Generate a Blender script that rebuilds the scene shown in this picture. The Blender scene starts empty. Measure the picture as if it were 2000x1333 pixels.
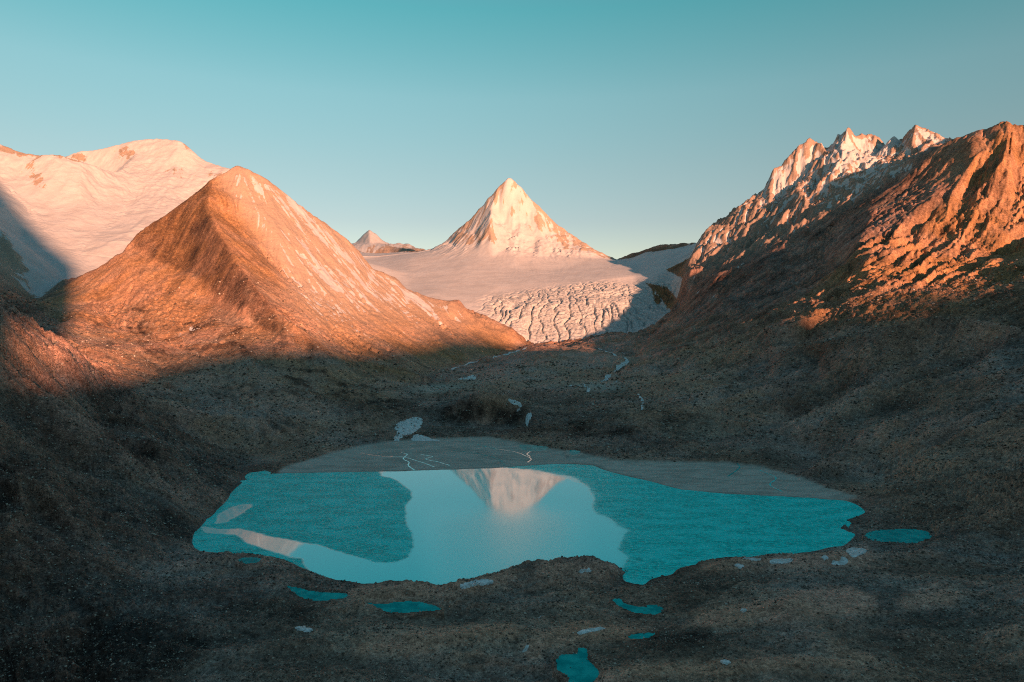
import bpy, math, random, time
import numpy as np
from mathutils import Vector
from mathutils.geometry import delaunay_2d_cdt
T0 = time.time()
random.seed(7); rng = np.random.default_rng(7)
sc = bpy.context.scene
COL = sc.collection

# ------------------------------------------------------------------ camera, sky, sun
FP, CX, VH, CAMZ = 1333.3, 1000.0, 634.0, 200.0      # focal length (px of the 2000 px photo), centre, horizon row, height over the lake
cam = bpy.data.cameras.new('camera'); camo = bpy.data.objects.new('camera', cam); COL.objects.link(camo)
cam.lens = 24; cam.sensor_width = 36; cam.shift_y = (VH - 666.5) / 2000
cam.clip_start = 1; cam.clip_end = 60000
camo.location = (0, 0, CAMZ); camo.rotation_euler = (math.radians(90), 0, 0)
sc.camera = camo
SUN_EL = math.radians(7.2)
SX, SY = 0.49, -0.8717                                 # plan direction towards the sun: behind the camera, to the right
TE = math.tan(SUN_EL)
world = bpy.data.worlds.new('World'); sc.world = world; world.use_nodes = True
nt = world.node_tree; N = nt.nodes; Lk = nt.links
bg = N['Background']
sky = N.new('ShaderNodeTexSky'); sky.sky_type = 'NISHITA'; sky.sun_disc = False
sky.sun_elevation = SUN_EL; sky.sun_rotation = math.atan2(SX, SY)
sky.altitude = 4500; sky.air_density = 1.0; sky.dust_density = 0.6; sky.ozone_density = 1.0
tc = N.new('ShaderNodeTexCoord'); sep = N.new('ShaderNodeSeparateXYZ'); ramp = N.new('ShaderNodeValToRGB')
mul = N.new('ShaderNodeMixRGB'); mul.blend_type = 'MULTIPLY'; mul.inputs[0].default_value = 1
Lk.new(tc.outputs['Generated'], sep.inputs[0]); Lk.new(sep.outputs['Z'], ramp.inputs[0])
Lk.new(sky.outputs[0], mul.inputs[1]); Lk.new(ramp.outputs[0], mul.inputs[2]); Lk.new(mul.outputs[0], bg.inputs[0])
def set_ramp(r, stops):
    el = r.color_ramp.elements
    while len(el) > 1: el.remove(el[0])
    el[0].position = stops[0][0]; el[0].color = (*stops[0][1], 1)
    for p, c in stops[1:]:
        e = el.new(p); e.color = (*c, 1)
_k = .54
SKY_RAMP = [(z, tuple(_k * c for c in col)) for z, col in [(0.0, (1.45, .98, .60)), (.10, (1.38, .98, .64)), (.147, (1.31, 1.01, .70)), (.22, (1.38, 1.25, .84)), (.313, (1.38, 1.59, 1.05)), (.418, (.80, 1.73, 1.13)), (.6, (1.15, 1.6, 1.25)), (1.0, (1.3, 1.5, 1.25))]]
set_ramp(ramp, SKY_RAMP)
bg.inputs[1].default_value = 0.15
sl = bpy.data.lights.new('sun', 'SUN'); so = bpy.data.objects.new('sun', sl); COL.objects.link(so)
sl.energy = 5.0; sl.angle = math.radians(0.9); sl.color = (1.0, 0.49, 0.28)
sd = Vector((SX * math.cos(SUN_EL), SY * math.cos(SUN_EL), math.sin(SUN_EL)))
so.rotation_euler = sd.to_track_quat('Z', 'Y').to_euler(); so.location = (0, -3000, 2500)
vs = sc.view_settings
sc.display_settings.display_device = 'sRGB'
vs.view_transform = 'Standard'; vs.look = 'None'; vs.exposure = 1.0; vs.gamma = 1.0; vs.use_curve_mapping = False
sc.cycles.max_bounces = 4; sc.cycles.diffuse_bounces = 1; sc.cycles.glossy_bounces = 2
sc.cycles.use_denoising = False; sc.cycles.pixel_filter_type = 'BLACKMAN_HARRIS'; sc.cycles.filter_width = 1.1

# ------------------------------------------------------------------ numpy helpers
f32 = np.float32
def smooth(a, b, x):
    t = np.clip((x - a) / (b - a), 0, 1); return t * t * (3 - 2 * t)
def blur1(a, r, axis):
    if r < 1: return a
    a = np.moveaxis(a, axis, 0); n = a.shape[0]
    p = np.concatenate([np.repeat(a[:1], r + 1, 0), a, np.repeat(a[-1:], r, 0)], 0)
    c = np.cumsum(p, 0, dtype=np.float64)
    o = (c[2 * r + 1:] - c[:-(2 * r + 1)]) / (2 * r + 1)
    return np.moveaxis(o, 0, axis)
def blur(a, r, n=2, ry=None):
    for _ in range(n): a = blur1(blur1(a, r, 1), r if ry is None else ry, 0)
    return a
_perm = rng.permutation(4096).astype(np.int32)
_ga = rng.uniform(0, 2 * np.pi, 4096); _gx = np.cos(_ga).astype(f32); _gy = np.sin(_ga).astype(f32)
def perlin(x, y):
    xi = np.floor(x).astype(np.int32); yi = np.floor(y).astype(np.int32)
    xf = (x - xi).astype(f32); yf = (y - yi).astype(f32)
    u = xf * xf * xf * (xf * (xf * 6 - 15) + 10); v = yf * yf * yf * (yf * (yf * 6 - 15) + 10)
    def g(a, b, fx, fy):
        h = _perm[(_perm[a & 4095] + b) & 4095]; return _gx[h] * fx + _gy[h] * fy
    n00 = g(xi, yi, xf, yf); n10 = g(xi + 1, yi, xf - 1, yf)
    n01 = g(xi, yi + 1, xf, yf - 1); n11 = g(xi + 1, yi + 1, xf - 1, yf - 1)
    a = n00 + u * (n10 - n00); b = n01 + u * (n11 - n01)
    return (a + v * (b - a)) * 1.5
def fbm(x, y, wl, octv=4, gain=0.5, ridged=False, off=0.0):
    s = np.zeros(x.shape, f32); a = 1.0; tot = 0
    for k in range(octv):
        n = perlin(x / wl + 17.3 * k + off, y / wl - 9.1 * k + off * 1.7)
        if ridged: n = 1 - 2 * np.abs(n)
        s += a * n; tot += a; a *= gain; wl *= 0.5
    return s / tot
def inpoly(px, py, poly):
    poly = np.array(poly, float)
    m = np.zeros(px.shape, bool)
    bb = (px > poly[:, 0].min()) & (px < poly[:, 0].max()) & (py > poly[:, 1].min()) & (py < poly[:, 1].max())
    x = px[bb]; y = py[bb]; r = np.zeros(x.shape, bool)
    n = len(poly)
    for i in range(n):
        x1, y1 = poly[i]; x2, y2 = poly[(i + 1) % n]
        if y1 == y2: continue
        c = ((y1 > y) != (y2 > y)) & (x < (x2 - x1) * (y - y1) / (y2 - y1) + x1)
        r ^= c
    m[bb] = r; return m

# ------------------------------------------------------------------ survey points of the terrain: (bearing, sight row, distance)
def zrow(Y, z): return VH - (z - CAMZ) * FP / Y
def rowY(py, z=0.0): return (CAMZ - z) * FP / (py - VH)
LINES = []; PTS = []
def line(*p): LINES.append([tuple(map(float, q)) for q in p])
def pts(*p): PTS.extend(tuple(map(float, q)) for q in p)
def hid(*p): PTS.extend((float(px), zrow(Y, z), float(Y)) for px, Y, z in p)   # points given by height

SHORE = [(372,1062),(380,1040),(400,1020),(430,990),(450,965),(470,942),(500,930),(540,925),(600,923),(700,922),(780,921),(850,918),(900,917),(960,915),(1000,912),
 (1050,908),(1122,905),(1162,908),(1186,920),(1230,932),(1270,940),(1330,956),(1410,964),(1490,968),(1610,974),(1650,976),(1674,984),(1694,1000),(1674,1010),(1650,1016),
 (1638,1032),(1674,1046),(1646,1068),(1610,1072),(1530,1086),(1470,1088),(1398,1088),(1366,1096),(1358,1104),(1370,1112),(1330,1120),(1274,1128),(1258,1146),(1222,1138),
 (1214,1126),(1226,1116),(1210,1108),(1202,1100),(1182,1096),(1130,1096),(1050,1102),(975,1117),(900,1135),(850,1141),(775,1140),(710,1140),(650,1130),(600,1112),(550,1091),
 (500,1083),(400,1079),(376,1073)]
_rs = random.Random(4); _S = []
for (x0_, y0_), (x1_, y1_) in zip(SHORE, SHORE[1:] + SHORE[:1]):
    n_ = max(1, int(math.hypot(x1_ - x0_, 2 * (y1_ - y0_)) / 11)); w_ = .7 if min(y0_, y1_) < 1020 and x0_ > 470 else 1.7
    for k_ in range(n_):
        _S.append((x0_ + (x1_ - x0_) * k_ / n_ + (_rs.uniform(-w_, w_) * 1.4 if k_ else 0), y0_ + (y1_ - y0_) * k_ / n_ + (_rs.uniform(-w_, w_) * .8 if k_ else 0)))
SHORE = _S
LINES.append([(x, y, rowY(y)) for x, y in SHORE + SHORE[:1]])
# lake bed
for x, y in [(450,1030),(600,1000),(600,1060),(800,980),(800,1080),(1000,960),(1000,1060),(1200,980),(1200,1050),(1400,1020),(1550,1030),(700,1100),(900,1100),(1250,1100),(480,990)]:
    hid((x, rowY(y), -9))
# back of the sand flat
FLAT = [(560,913),(640,890),(700,875),(760,866),(830,860),(900,858),(960,857),(1000,865),(1080,880),(1150,893),(1200,902),(1300,905),(1400,907),(1490,915),(1560,935),(1620,958),(1680,976)]
line(*[(x, y, rowY(y, 1.6)) for x, y in FLAT])
hid((700,1000,1.0),(900,1010,1.0),(1000,1000,1.0),(1300,900,1.0),(1450,860,1.0),(830,1080,1.2))
# other ponds are cut in later

# near-left slope
line((0,590,850),(50,627,880),(97,654,905),(156,709,935),(195,748,955),(260,795,985),(330,838,1015),(420,884,1000),(480,914,955))
pts((0,750,700),(100,780,760),(0,900,590),(100,860,680),(200,810,820),(200,910,690),(300,860,790),(300,940,720),(390,930,800),(430,950,790),(100,980,560),(0,1050,500),(200,1010,590),(300,1020,640),
    (330,1060,600),(0,1200,430),(100,1130,480),(200,1090,520),(0,1333,368))
hid((-300,850,340),(-300,600,240),(-300,430,120),(-300,330,60),(-900,900,520),(-900,500,330),(-900,300,140))
# foreground moraine
hid((230,372,4),(230,440,4),(270,500,5),(340,560,3.5),(500,372,6),(700,372,9),(900,372,5),(1100,372,7),(1300,372,12),(1500,372,11),(1700,372,10),(1900,372,13),(2100,372,22),
    (-600,240,60),(-100,240,20),(200,240,8),(500,240,9),(800,240,14),(1100,240,8),(1400,240,12),(1800,240,18),(2300,240,40),(2900,240,80),
    (500,440,4),(700,430,6),(900,430,5),(1100,420,5),(600,500,3),(400,520,3),(450,570,3),(800,500,5),(950,500,4),(1050,530,6),(850,470,3),(1150,480,3),(1150,560,5),(1000,470,4),
    (1250,430,4),(1400,430,10),(1550,440,16),(1700,440,12),(1450,500,7),(1600,500,8),(1300,500,3),(1250,495,3),(1450,560,3),(1600,560,3.5),(1700,560,3),(1700,620,2),(1800,500,9),(1900,460,16),
    (1800,420,14),(1760,590,3),(1850,600,10),(1720,680,2.5),(1780,650,1.5),(1500,570,3),(1350,560,2.5))
# right: valley side above the lake
hid((1720,740,2),(1700,800,3))
pts((2000,1100,560),(2000,1000,640),(2000,900,740),(2000,800,880),(2000,700,1040),(1900,1000,690),(1900,900,790),(1900,800,940),(1900,700,1150),(1800,950,790),(1800,880,880),(1800,780,1040),(1800,700,1220),
    (1720,940,870),(1700,850,980),(1700,750,1180),(1700,690,1330),(1600,900,1010),(1600,850,1060),(1600,750,1300),(1600,700,1420),(1500,850,1110),(1500,750,1400),(1500,680,1650),(1400,860,1140),(1400,800,1270),(1400,720,1680),
    (1300,850,1180),(1300,800,1310),(1300,720,1780),(1200,850,1180),(1200,800,1350),(1120,850,1200),(1100,800,1440),(1050,840,1240))
hid((2300,500,60),(2300,800,220),(2900,500,150),(2900,1000,330),(2300,1300,300),(2200,430,30))
# lateral moraine crest and the trough behind it
line((1540,684,1500),(1620,666,1400),(1700,650,1330),(1768,637,1300),(1860,625,1250),(1920,632,1200),(2000,655,1120),(2200,700,1000))
hid((1560,1620,140),(1650,1500,158),(1760,1430,180),(1870,1400,190),(1980,1320,180))
pts((1760,625,1520),(1880,612,1500),(1980,610,1450))
# right mountain: main edge of the lit face
def deeper(L):                                        # the right mountain stands further off than the first survey put it
    def q(Y):
        a = min(max((Y - 1500) / 400, 0), 1); b = min(max((2900 - Y) / 600, 0), 1); return Y * (1 + .17 * a * a * (3 - 2 * a) * b)
    return [(x_, y_, q(Y_)) for x_, y_, Y_ in L]
RCREST = [(1949,242,2300),(1934,282,2260),(1896,305,2220),(1885,342,2180),(1820,395,2100),(1750,440,2040),(1675,480,1990),(1640,520,1980),(1562,575,1960),(1500,602,1945),(1430,630,1925),(1370,660,1880)]
RCREST = deeper(RCREST); line(*RCREST)
RSKY = [(1845,285,2560),(1880,272,2470),(1920,256,2380),(1949,242,2300),(1970,240,2290),(2000,246,2280),(2100,190,2380),(2300,110,2420),(2600,70,2450),(3000,70,2450)]
RSKY = deeper(RSKY); line(*RSKY)
pts(*deeper([(1960,320,2130),(1920,400,2040),(1990,420,2020),(1850,470,1930),(1950,500,1850),(1850,530,1790),(1750,530,1780),(1700,560,1740),(1800,590,1600),(1950,590,1560),(1650,600,1660),(1700,625,1560),(1560,640,1600),(1480,660,1640),
    (1780,480,1950),(2000,330,2200)]))
hid((2300,2200,620),(2300,1600,400),(2800,2000,650),(2800,1500,420),(2100,3200,750),(2400,3200,900),(2900,3300,800))
# dark flank falling away from that edge to the glacier valley
pts(*deeper([(1780,345,2450),(1700,400,2350),(1600,450,2550),(1500,505,2520),(1400,550,2620),(1780,380,2280),(1700,440,2130),(1600,500,2250),(1500,570,2120),(1400,620,2050),(1400,580,2330),(1340,600,2700),(1320,640,2400),(1270,660,2550),(1350,690,1750),(1640,425,2600),(1560,465,2700),(1450,530,2750)]),
    (1250,700,2150),(1420,690,1750),(1300,690,2050))
# jagged snowy peaks
JSKY = [(1375,470,3450),(1400,455,3480),(1430,430,3500),(1470,394,3540),(1492,376,3560),(1510,344,3580),(1540,320,3600),(1560,298,3600),(1580,279,3600),(1592,291,3600),(1603,311,3620),(1612,290,3640),(1622,292,3640),(1640,276,3600),
        (1658,260,3580),(1672,274,3590),(1700,279,3600),(1712,276,3600),(1731,300,3600),(1748,284,3520),(1756,290,3500),(1786,252,3420),(1800,263,3400),(1822,272,3380),(1845,285,3350),(1900,300,3300)]
line(*JSKY)
line((1658,262,3580),(1640,310,3440),(1620,350,3340),(1560,400,3230))
line((1748,284,3520),(1700,330,3350),(1660,370,3200))
pts((1700,320,3480),(1680,300,3540),(1580,330,3540),(1600,380,3330),(1540,370,3500),(1500,420,3400),(1450,450,3380),(1480,480,3130),(1550,450,3050),(1640,410,3000),(1720,360,3050),(1780,310,3250),(1820,310,3150),(1780,330,2980),
    (1400,500,3300),(1420,520,3080),(1350,530,3150))
hid((1480,4400,420),(1650,4500,700),(1380,4300,480),(1900,4200,800))
# rocky bench and shaded snow right of the pyramid
line((1205,508,4350),(1225,498,4300),(1250,490,4250),(1272,481,4150),(1300,477,4100),(1330,476,4000),(1350,474,3900),(1372,472,3800))
pts((1225,514,4150),(1260,507,4000),(1320,490,3850),(1365,488,3700),(1340,512,3550),(1290,522,3600),(1240,538,3650),(1330,545,3250),(1350,560,3120),(1330,600,3080),(1300,635,2980),(1280,560,3400))
hid((1250,4900,380),(1320,4700,420),(1180,5200,400))
# pyramid
PSKY = [(830,489,5000),(850,487,4900),(872,474,4800),(892,456,4760),(914,434,4740),(936,411,4720),(975,366,4705),(990,353,4700),(998,351,4700),(1006,356,4700),(1015,364,4700),(1043,396,4680),(1075,428,4650),(1106,455,4600),
        (1137,475,4520),(1160,490,4450),(1190,503,4400),(1205,508,4350)]
line(*PSKY)
line((998,351,4700),(984,390,4640),(975,420,4600),(985,440,4570))
line((960,408,4600),(958,440,4480),(961,505,4230))
pts((893,489,4480),(925,455,4600),(1000,395,4640),(1030,430,4590),(1000,450,4520),(1060,465,4500),(1020,490,4330),(990,490,4330),(1100,485,4420),(1160,505,4280),(1060,505,4250),(930,500,4330))
hid((1000,5700,500),(880,5800,450),(1120,5500,420),(780,6000,640))
# small far peaks
line((640,500,7500),(690,476,7500),(705,461,7500),(722,446,7500),(738,459,7480),(752,473,7450),(770,479,7400),(782,477,7350),(795,473,7350),(806,479,7300),(816,487,7200),(830,489,6800))
pts((722,480,6900),(760,486,6700),(690,486,6800),(800,490,6300))
hid((720,8600,600),(600,8600,500),(850,8300,500),(1200,8500,300))
# glacier
pts((700,492,5600),(760,492,5600),(830,492,4700),(720,510,4700),(800,505,4400),(880,500,4420),(800,535,3980),(900,525,4000),(1000,525,4000),(1080,530,3950),(1150,525,3950),(1190,520,4000),
    (880,556,3660),(980,556,3620),(1080,552,3600),(1180,545,3600),(1240,555,3560),(850,572,3420),(920,590,3300),(960,600,3260),(1040,600,3230),(1120,598,3230),(1200,590,3260),(1260,585,3330))
line((961,624,3120),(1002,646,3060),(1037,672,3010),(1100,669,3000),(1150,657,3020),(1200,650,3040),(1250,645,3060),(1300,617,3140),(1312,598,3240),(1300,575,3350))
line((1030,684,2900),(1100,679,2920),(1200,660,2950),(1255,654,2970))
# orange mountain
MLEFT = [(127,560,2230),(180,530,2260),(240,496,2300),(258,482,2320),(268,460,2345),(320,422,2400),(365,390,2450),(400,362,2500),(412,351,2520),(440,336,2560),(465,320,2600)]
line(*MLEFT)
MRIGHT = [(465,320,2600),(478,326,2610),(490,331,2620),(520,350,2640),(545,370,2660),(575,395,2680),(610,420,2710),(636,438,2735),(665,460,2760),(690,480,2785),(731,528,2840),(772,542,2880),(792,567,2900),(839,584,2930),(897,592,2950),
          (920,614,2955),(955,626,2950),(1002,648,2930),(1030,676,2880)]
line(*MRIGHT)
line((412,351,2520),(398,390,2370),(425,450,2190),(470,530,1990),(530,600,1860),(620,680,1700))
pts((340,460,2335),(300,510,2235),(370,520,2190),(250,550,2110),(200,580,2080),(400,590,2000),(300,610,1930),(480,640,1790),(240,650,1830),(350,680,1690),(300,745,1400),(400,740,1420),(500,740,1440),(420,820,1130),(500,830,1150),(560,880,1085),(600,800,1290),
    (560,700,1620),(480,400,2440),(540,460,2360),(500,470,2330),(600,500,2400),(560,540,2220),(660,530,2480),(640,590,2230),(720,580,2520),(700,630,2230),(800,620,2600),(760,670,2150),(680,690,1900),(860,640,2700),(900,670,2550),(820,690,2250),(970,680,2750),
    (640,760,1500),(720,800,1310),(740,750,1630),(640,850,1180),(700,850,1200),(420,870,1060))
# valley behind the near-left crest, and the left foot of the orange mountain
line((75,592,2080),(110,640,1720),(150,690,1430),(200,740,1230),(270,790,1110),(350,850,1060))
hid((-200,1700,330),(-200,1300,330),(-600,1500,450),(60,1500,185),(0,1200,215))
# valley floor and moraine hill
line((1030,684,2880),(960,702,2560),(880,722,2220),(810,748,1760))
pts((960,745,1760),(1030,716,1950),(1100,698,2200),(1060,740,1850),(1150,680,2600),(1225,706,2280),(1190,735,1950),(1110,755,1720),(1180,760,1680),(900,765,1600),(850,770,1560),(780,800,1360),(800,835,1270),(760,840,1250),(1240,770,1560),
    (1110,775,1600),(1040,790,1480))
line((860,786,1400),(900,776,1385),(950,777,1380),(1000,782,1378),(1022,798,1375))
line((862,826,1348),(900,832,1352),(950,834,1352),(1005,834,1345))
pts((940,846,1230),(880,848,1230),(990,848,1230))
# snow mountain
line((127,297,4600),(170,289,4600),(200,283,4600),(240,274,4620),(270,269,4650),(310,266,4650),(342,265,4600),(350,267,4580),(362,275,4570),(378,290,4560),(390,308,4540),(420,319,4500),(450,326,4400),(500,345,4300))
line((-200,230,4100),(-80,262,4030),(0,277,4000),(14,280,3985),(30,291,3970),(60,299,3955),(95,296,3950),(118,297,3950),(135,305,3945),(165,311,3950),(195,322,4000),(225,335,4100))
pts((340,330,4330),(270,300,4500),(300,350,4180),(380,340,4350),(420,350,4250),(200,360,3900),(100,350,3760),(30,340,3780),(150,400,3580),(250,400,3800),(320,380,3950),(50,400,3500),(200,450,3350),(280,430,3500),(100,450,3250),(150,500,3000),(230,480,3100),
    (120,540,2700),(70,585,2380),(100,560,2520),(40,480,2950))
line((-150,380,3000),(-60,410,2850),(0,442,2700),(22,482,2560),(42,540,2400),(60,588,2250))
hid((100,4300,900),(180,4300,960),(0,5600,900),(350,5800,900),(-300,5200,900),(320,2850,340),(250,2750,330),(420,3000,420),(520,3150,450),(620,3250,400),(720,3350,360),(800,3350,330),(880,3150,270),(200,2600,300),(540,3900,700),(560,4600,650),
    (-500,3000,950),(-500,2300,700),(-1200,3500,1200),(-1200,2000,800),(-1200,1200,560),(-1200,5500,1100))
for px in (-1600, -800, 0, 700, 1000, 1500, 2100, 3000, 3600): hid((px, 11500, 250))
hid((-1600,240,150),(-1600,1200,600),(-1600,3000,1100),(-1600,5500,1000),(3600,240,120),(3600,900,350),(3600,2400,1100),(3600,4500,900),(-1600,8000,600),(3600,8000,500),(2100,6000,500),(1500,6500,350))

# ------------------------------------------------------------------ fan shaped terrain grid (finer where the view is finer)
QX, QY = 1.0, 1.0
def seg(a, b, step): return np.arange(a, b, step)
PXV = np.concatenate([seg(-1600, -40, 26), seg(-40, 2040, 1.75 * QX), seg(2040, 3600, 26)])
WV = np.concatenate([seg(math.log(241), math.log(1200), .0036 * QY), seg(math.log(1200), math.log(3000), .0021 * QY),
                     seg(math.log(3000), math.log(4800), .0013 * QY), seg(math.log(4800), math.log(11400), .009)])
NR, NC = len(WV), len(PXV)
print('grid', NR, NC)
WS = 900.0
pp, ii = [], []
edges = []
for L in LINES:
    k0 = len(pp); pp += L; edges += [(k0 + i, k0 + i + 1) for i in range(len(L) - 1)]
pp += PTS
A = np.array(pp)
v2 = [Vector((p[0], math.log(p[2]) * WS)) for p in pp]
ov, oe, of, orv, ore, orf = delaunay_2d_cdt(v2, edges, [], 0, 1e-4)
V = np.array([(v.x, v.y) for v in ov]); val = np.zeros(len(V))
new = [i for i, o in enumerate(orv) if len(o) == 0]
for i, o in enumerate(orv):
    if len(o): val[i] = A[o[0], 1]
if new: print('crossings', len(new))
E = np.array(edges)
PA = np.array([(v.x, v.y) for v in v2])
for i in new:                                         # a crossing of two lines: mean of the lines there
    p = V[i]; best = []
    for a, b in edges:
        d = PA[b] - PA[a]; t = np.dot(p - PA[a], d) / np.dot(d, d)
        if -.001 <= t <= 1.001 and np.linalg.norm(PA[a] + t * d - p) < .01: best.append(A[a, 1] + t * (A[b, 1] - A[a, 1]))
    val[i] = np.mean(best) if best else VH
    print('  cross at', round(p[0]), round(math.exp(p[1] / WS)), [round(b) for b in best])
ROW = np.full((NR, NC), np.nan)
wy = WV * WS
for f in of:
    a, b, c = (V[i] for i in f); za, zb, zc = (val[i] for i in f)
    x0, x1 = min(a[0], b[0], c[0]), max(a[0], b[0], c[0]); y0, y1 = min(a[1], b[1], c[1]), max(a[1], b[1], c[1])
    c0, c1 = np.searchsorted(PXV, x0), np.searchsorted(PXV, x1, 'right'); r0, r1 = np.searchsorted(wy, y0), np.searchsorted(wy, y1, 'right')
    if c1 <= c0 or r1 <= r0: continue
    X, Y = np.meshgrid(PXV[c0:c1], wy[r0:r1])
    det = (b[0] - a[0]) * (c[1] - a[1]) - (c[0] - a[0]) * (b[1] - a[1])
    if abs(det) < 1e-9: continue
    l1 = ((X - a[0]) * (c[1] - a[1]) - (c[0] - a[0]) * (Y - a[1])) / det
    l2 = ((b[0] - a[0]) * (Y - a[1]) - (X - a[0]) * (b[1] - a[1])) / det
    m = (l1 >= -1e-6) & (l2 >= -1e-6) & (l1 + l2 <= 1 + 1e-6)
    s = ROW[r0:r1, c0:c1]; s[m] = (za + l1 * (zb - za) + l2 * (zc - za))[m]
bad = np.isnan(ROW)
if bad.any():
    for r in range(NR):
        b = bad[r]
        if b.any() and not b.all(): ROW[r, b] = np.interp(PXV[b], PXV[~b], ROW[r, ~b])
    for r in range(NR):
        if np.isnan(ROW[r]).all(): ROW[r] = ROW[r - 1]
YY = np.exp(WV)[:, None] * np.ones((1, NC)); PX = np.ones((NR, 1)) * PXV[None, :]
XX = YY * (PX - CX) / FP
Z = CAMZ - YY * (ROW - VH) / FP
SHORE_IN = inpoly(PX, FP * CAMZ / YY + VH, SHORE)
# soften the facets: a little everywhere, more on snow and ice
Zs = blur(Z, 2, 2); Zb = blur(Z, 14, 2, 20)
def region(poly, feather):                            # poly in (bearing px, distance m)
    m = inpoly(PX, YY, poly).astype(f32); return np.clip(blur(m, feather, 2), 0, 1)
R_SNOWMT = region([(-1600,2500),(60,2250),(110,2420),(200,2560),(300,2800),(420,2950),(560,3150),(560,5600),(-1600,5600)], 10)
R_GLAC = region([(560,3150),(800,3100),(960,3060),(1037,2975),(1260,3020),(1320,3150),(1340,3300),(1372,3650),(1372,3830),(1205,4330),(1100,4330),(1000,4260),(890,4500),(820,4900),(640,6800),(560,6500)], 6)
R_PYR = region([(820,4900),(890,4500),(1000,4260),(1100,4300),(1205,4330),(1230,5500),(800,6200)], 6)
R_J = region([(1372,3650),(1340,3300),(1400,3050),(1480,2900),(1600,2880),(1780,2900),(1850,2980),(2100,3300),(2100,4600),(1372,4600)], 8)
R_FARP = region([(560,6500),(640,6500),(830,6500),(830,9000),(560,9000)], 4)
R_M1 = region([(75,2080),(127,2240),(240,2320),(320,2430),(465,2640),(636,2760),(792,2930),(1030,2920),(1000,2720),(880,2220),(810,1760),(760,1300),(700,1140),(560,1060),(430,1020),(270,1110),(150,1430)], 8)
R_R = region([(1300,2950),(1400,3050),(1480,2900),(1600,2880),(1780,2900),(1850,2980),(2100,3200),(3600,3200),(3600,1400),(2000,1380),(1760,1470),(1560,1640),(1370,1700),(1300,2000),(1240,2500)], 10)
R_L = region([(-1600,2000),(75,2080),(150,1430),(270,1110),(430,1010),(490,950),(440,800),(372,640),(330,560),(260,505),(220,440),(230,240),(-1600,240)], 8)
sm = np.clip(R_SNOWMT * .8 + R_GLAC, 0, 1)
Zraw = Z; Z = Zs * (1 - sm) + (Zb * .5 + Zs * .5) * sm
_c = np.clip(R_J + R_PYR + R_FARP, 0, 1); Z = Z * (1 - _c) + blur(Zraw, 1, 1) * _c
print('tin done', round(time.time() - T0, 1))
# noise relief
x, y = XX.astype(f32), YY.astype(f32)
wxn = fbm(x, y, 400, 3) * 90; wyn = fbm(x, y, 400, 3, off=31.7) * 90
n_big = fbm(x + wxn, y + wyn, 420, 5, .5, ridged=True)
n_mid = fbm(x + wxn, y + wyn, 130, 5, .55, ridged=True, off=5.5)
n_sm = fbm(x, y, 45, 4, .55, off=3.3)
n_fine = fbm(x, y, 14, 3, .6, off=8.1)
far = smooth(900, 2500, YY)
Z += R_J * (26 * n_big + 30 * n_mid + 7 * n_sm)
Z += R_PYR * (6 * n_big + 9 * n_mid + 4 * n_sm)
Z += R_FARP * (14 * n_mid)
Z += R_SNOWMT * (13 * n_big + 4 * n_mid * smooth(3300, 4000, YY) + 1.5 * n_sm)
Z += R_M1 * far * (6 * n_big + 6 * n_mid + 2.5 * n_sm)
Z += R_R * (14 * n_big + 13 * n_mid + 3 * n_sm)
near = 1 - np.clip(R_J + R_PYR + R_FARP + R_SNOWMT + R_M1 * far + R_R + R_GLAC, 0, 1)
Zbase = Z.copy()
amp = np.clip(np.abs(Z - 0.5) / 8, 0.0, 1) * near
amp = blur(amp, 3, 1)
Z += amp * (1.5 * n_mid + 1.6 * n_sm + .35 * n_fine) * smooth(200, 900, YY) ** .5
Z += amp * smooth(8, 40, Z) * (7 * n_mid + 2.0 * n_sm)
qx, qy = (PX + 0 * YY).astype(f32), (np.log(YY) * FP).astype(f32)      # relief whose grain grows with distance
wq = fbm(qx, qy, 60, 3, off=81) * 16
n_g1 = fbm(qx + wq, qy + wq, 34, 5, .62, ridged=True, off=83); n_g2 = fbm(qx, qy, 11, 3, .6, off=85)
_rb = VH - (Zbase - CAMZ) * FP / YY
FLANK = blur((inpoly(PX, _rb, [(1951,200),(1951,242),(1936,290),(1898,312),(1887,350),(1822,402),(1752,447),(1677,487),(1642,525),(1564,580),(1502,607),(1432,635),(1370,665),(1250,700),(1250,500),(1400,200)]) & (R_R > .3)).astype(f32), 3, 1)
rocky = smooth(-.15, .45, fbm(x, y, 330, 4, off=91)) 
rough = R_J * 3.0 + R_PYR * 1.2 + R_FARP * .8 + R_M1 * far * (.35 + 1.0 * rocky) + R_R * (1.6 + 1.5 * rocky) * (1 - .6 * FLANK) + R_SNOWMT * (.35 + .6 * smooth(3500, 4000, YY)) + near * (1.2 + 3.2 * rocky) + R_L * .9
Z += YY / 1000.0 * (rough * (1 - .0 * R_L)) * np.clip(np.abs(Z) / 3, 0, 1) * (1.7 * n_g1 + .9 * n_g2)
def blob1(cx, cy, rx, ry): return np.exp(-((PX - cx) / rx) ** 2 - ((VH - (Z - CAMZ) * FP / YY - cy) / ry) ** 2)
fore = smooth(700, 560, YY) * (1 - R_L) * np.clip(np.abs(Z) / 3, 0, 1)
hum = fbm(x * .55 + .1 * y, y, 75, 4, .5, ridged=True, off=95); Z += fore * 6.5 * hum + fore * 1.0 * n_sm
Z = np.where((fore > .05) & ~SHORE_IN, np.maximum(Z, .4), Z)
bl = np.exp(-((PX - 940) / 95) ** 2 - ((YY - 1362) / 26) ** 2); Z += bl * (11 * fbm(x, y, 36, 4, .6, ridged=True, off=101) + 3 * n_sm)
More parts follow.
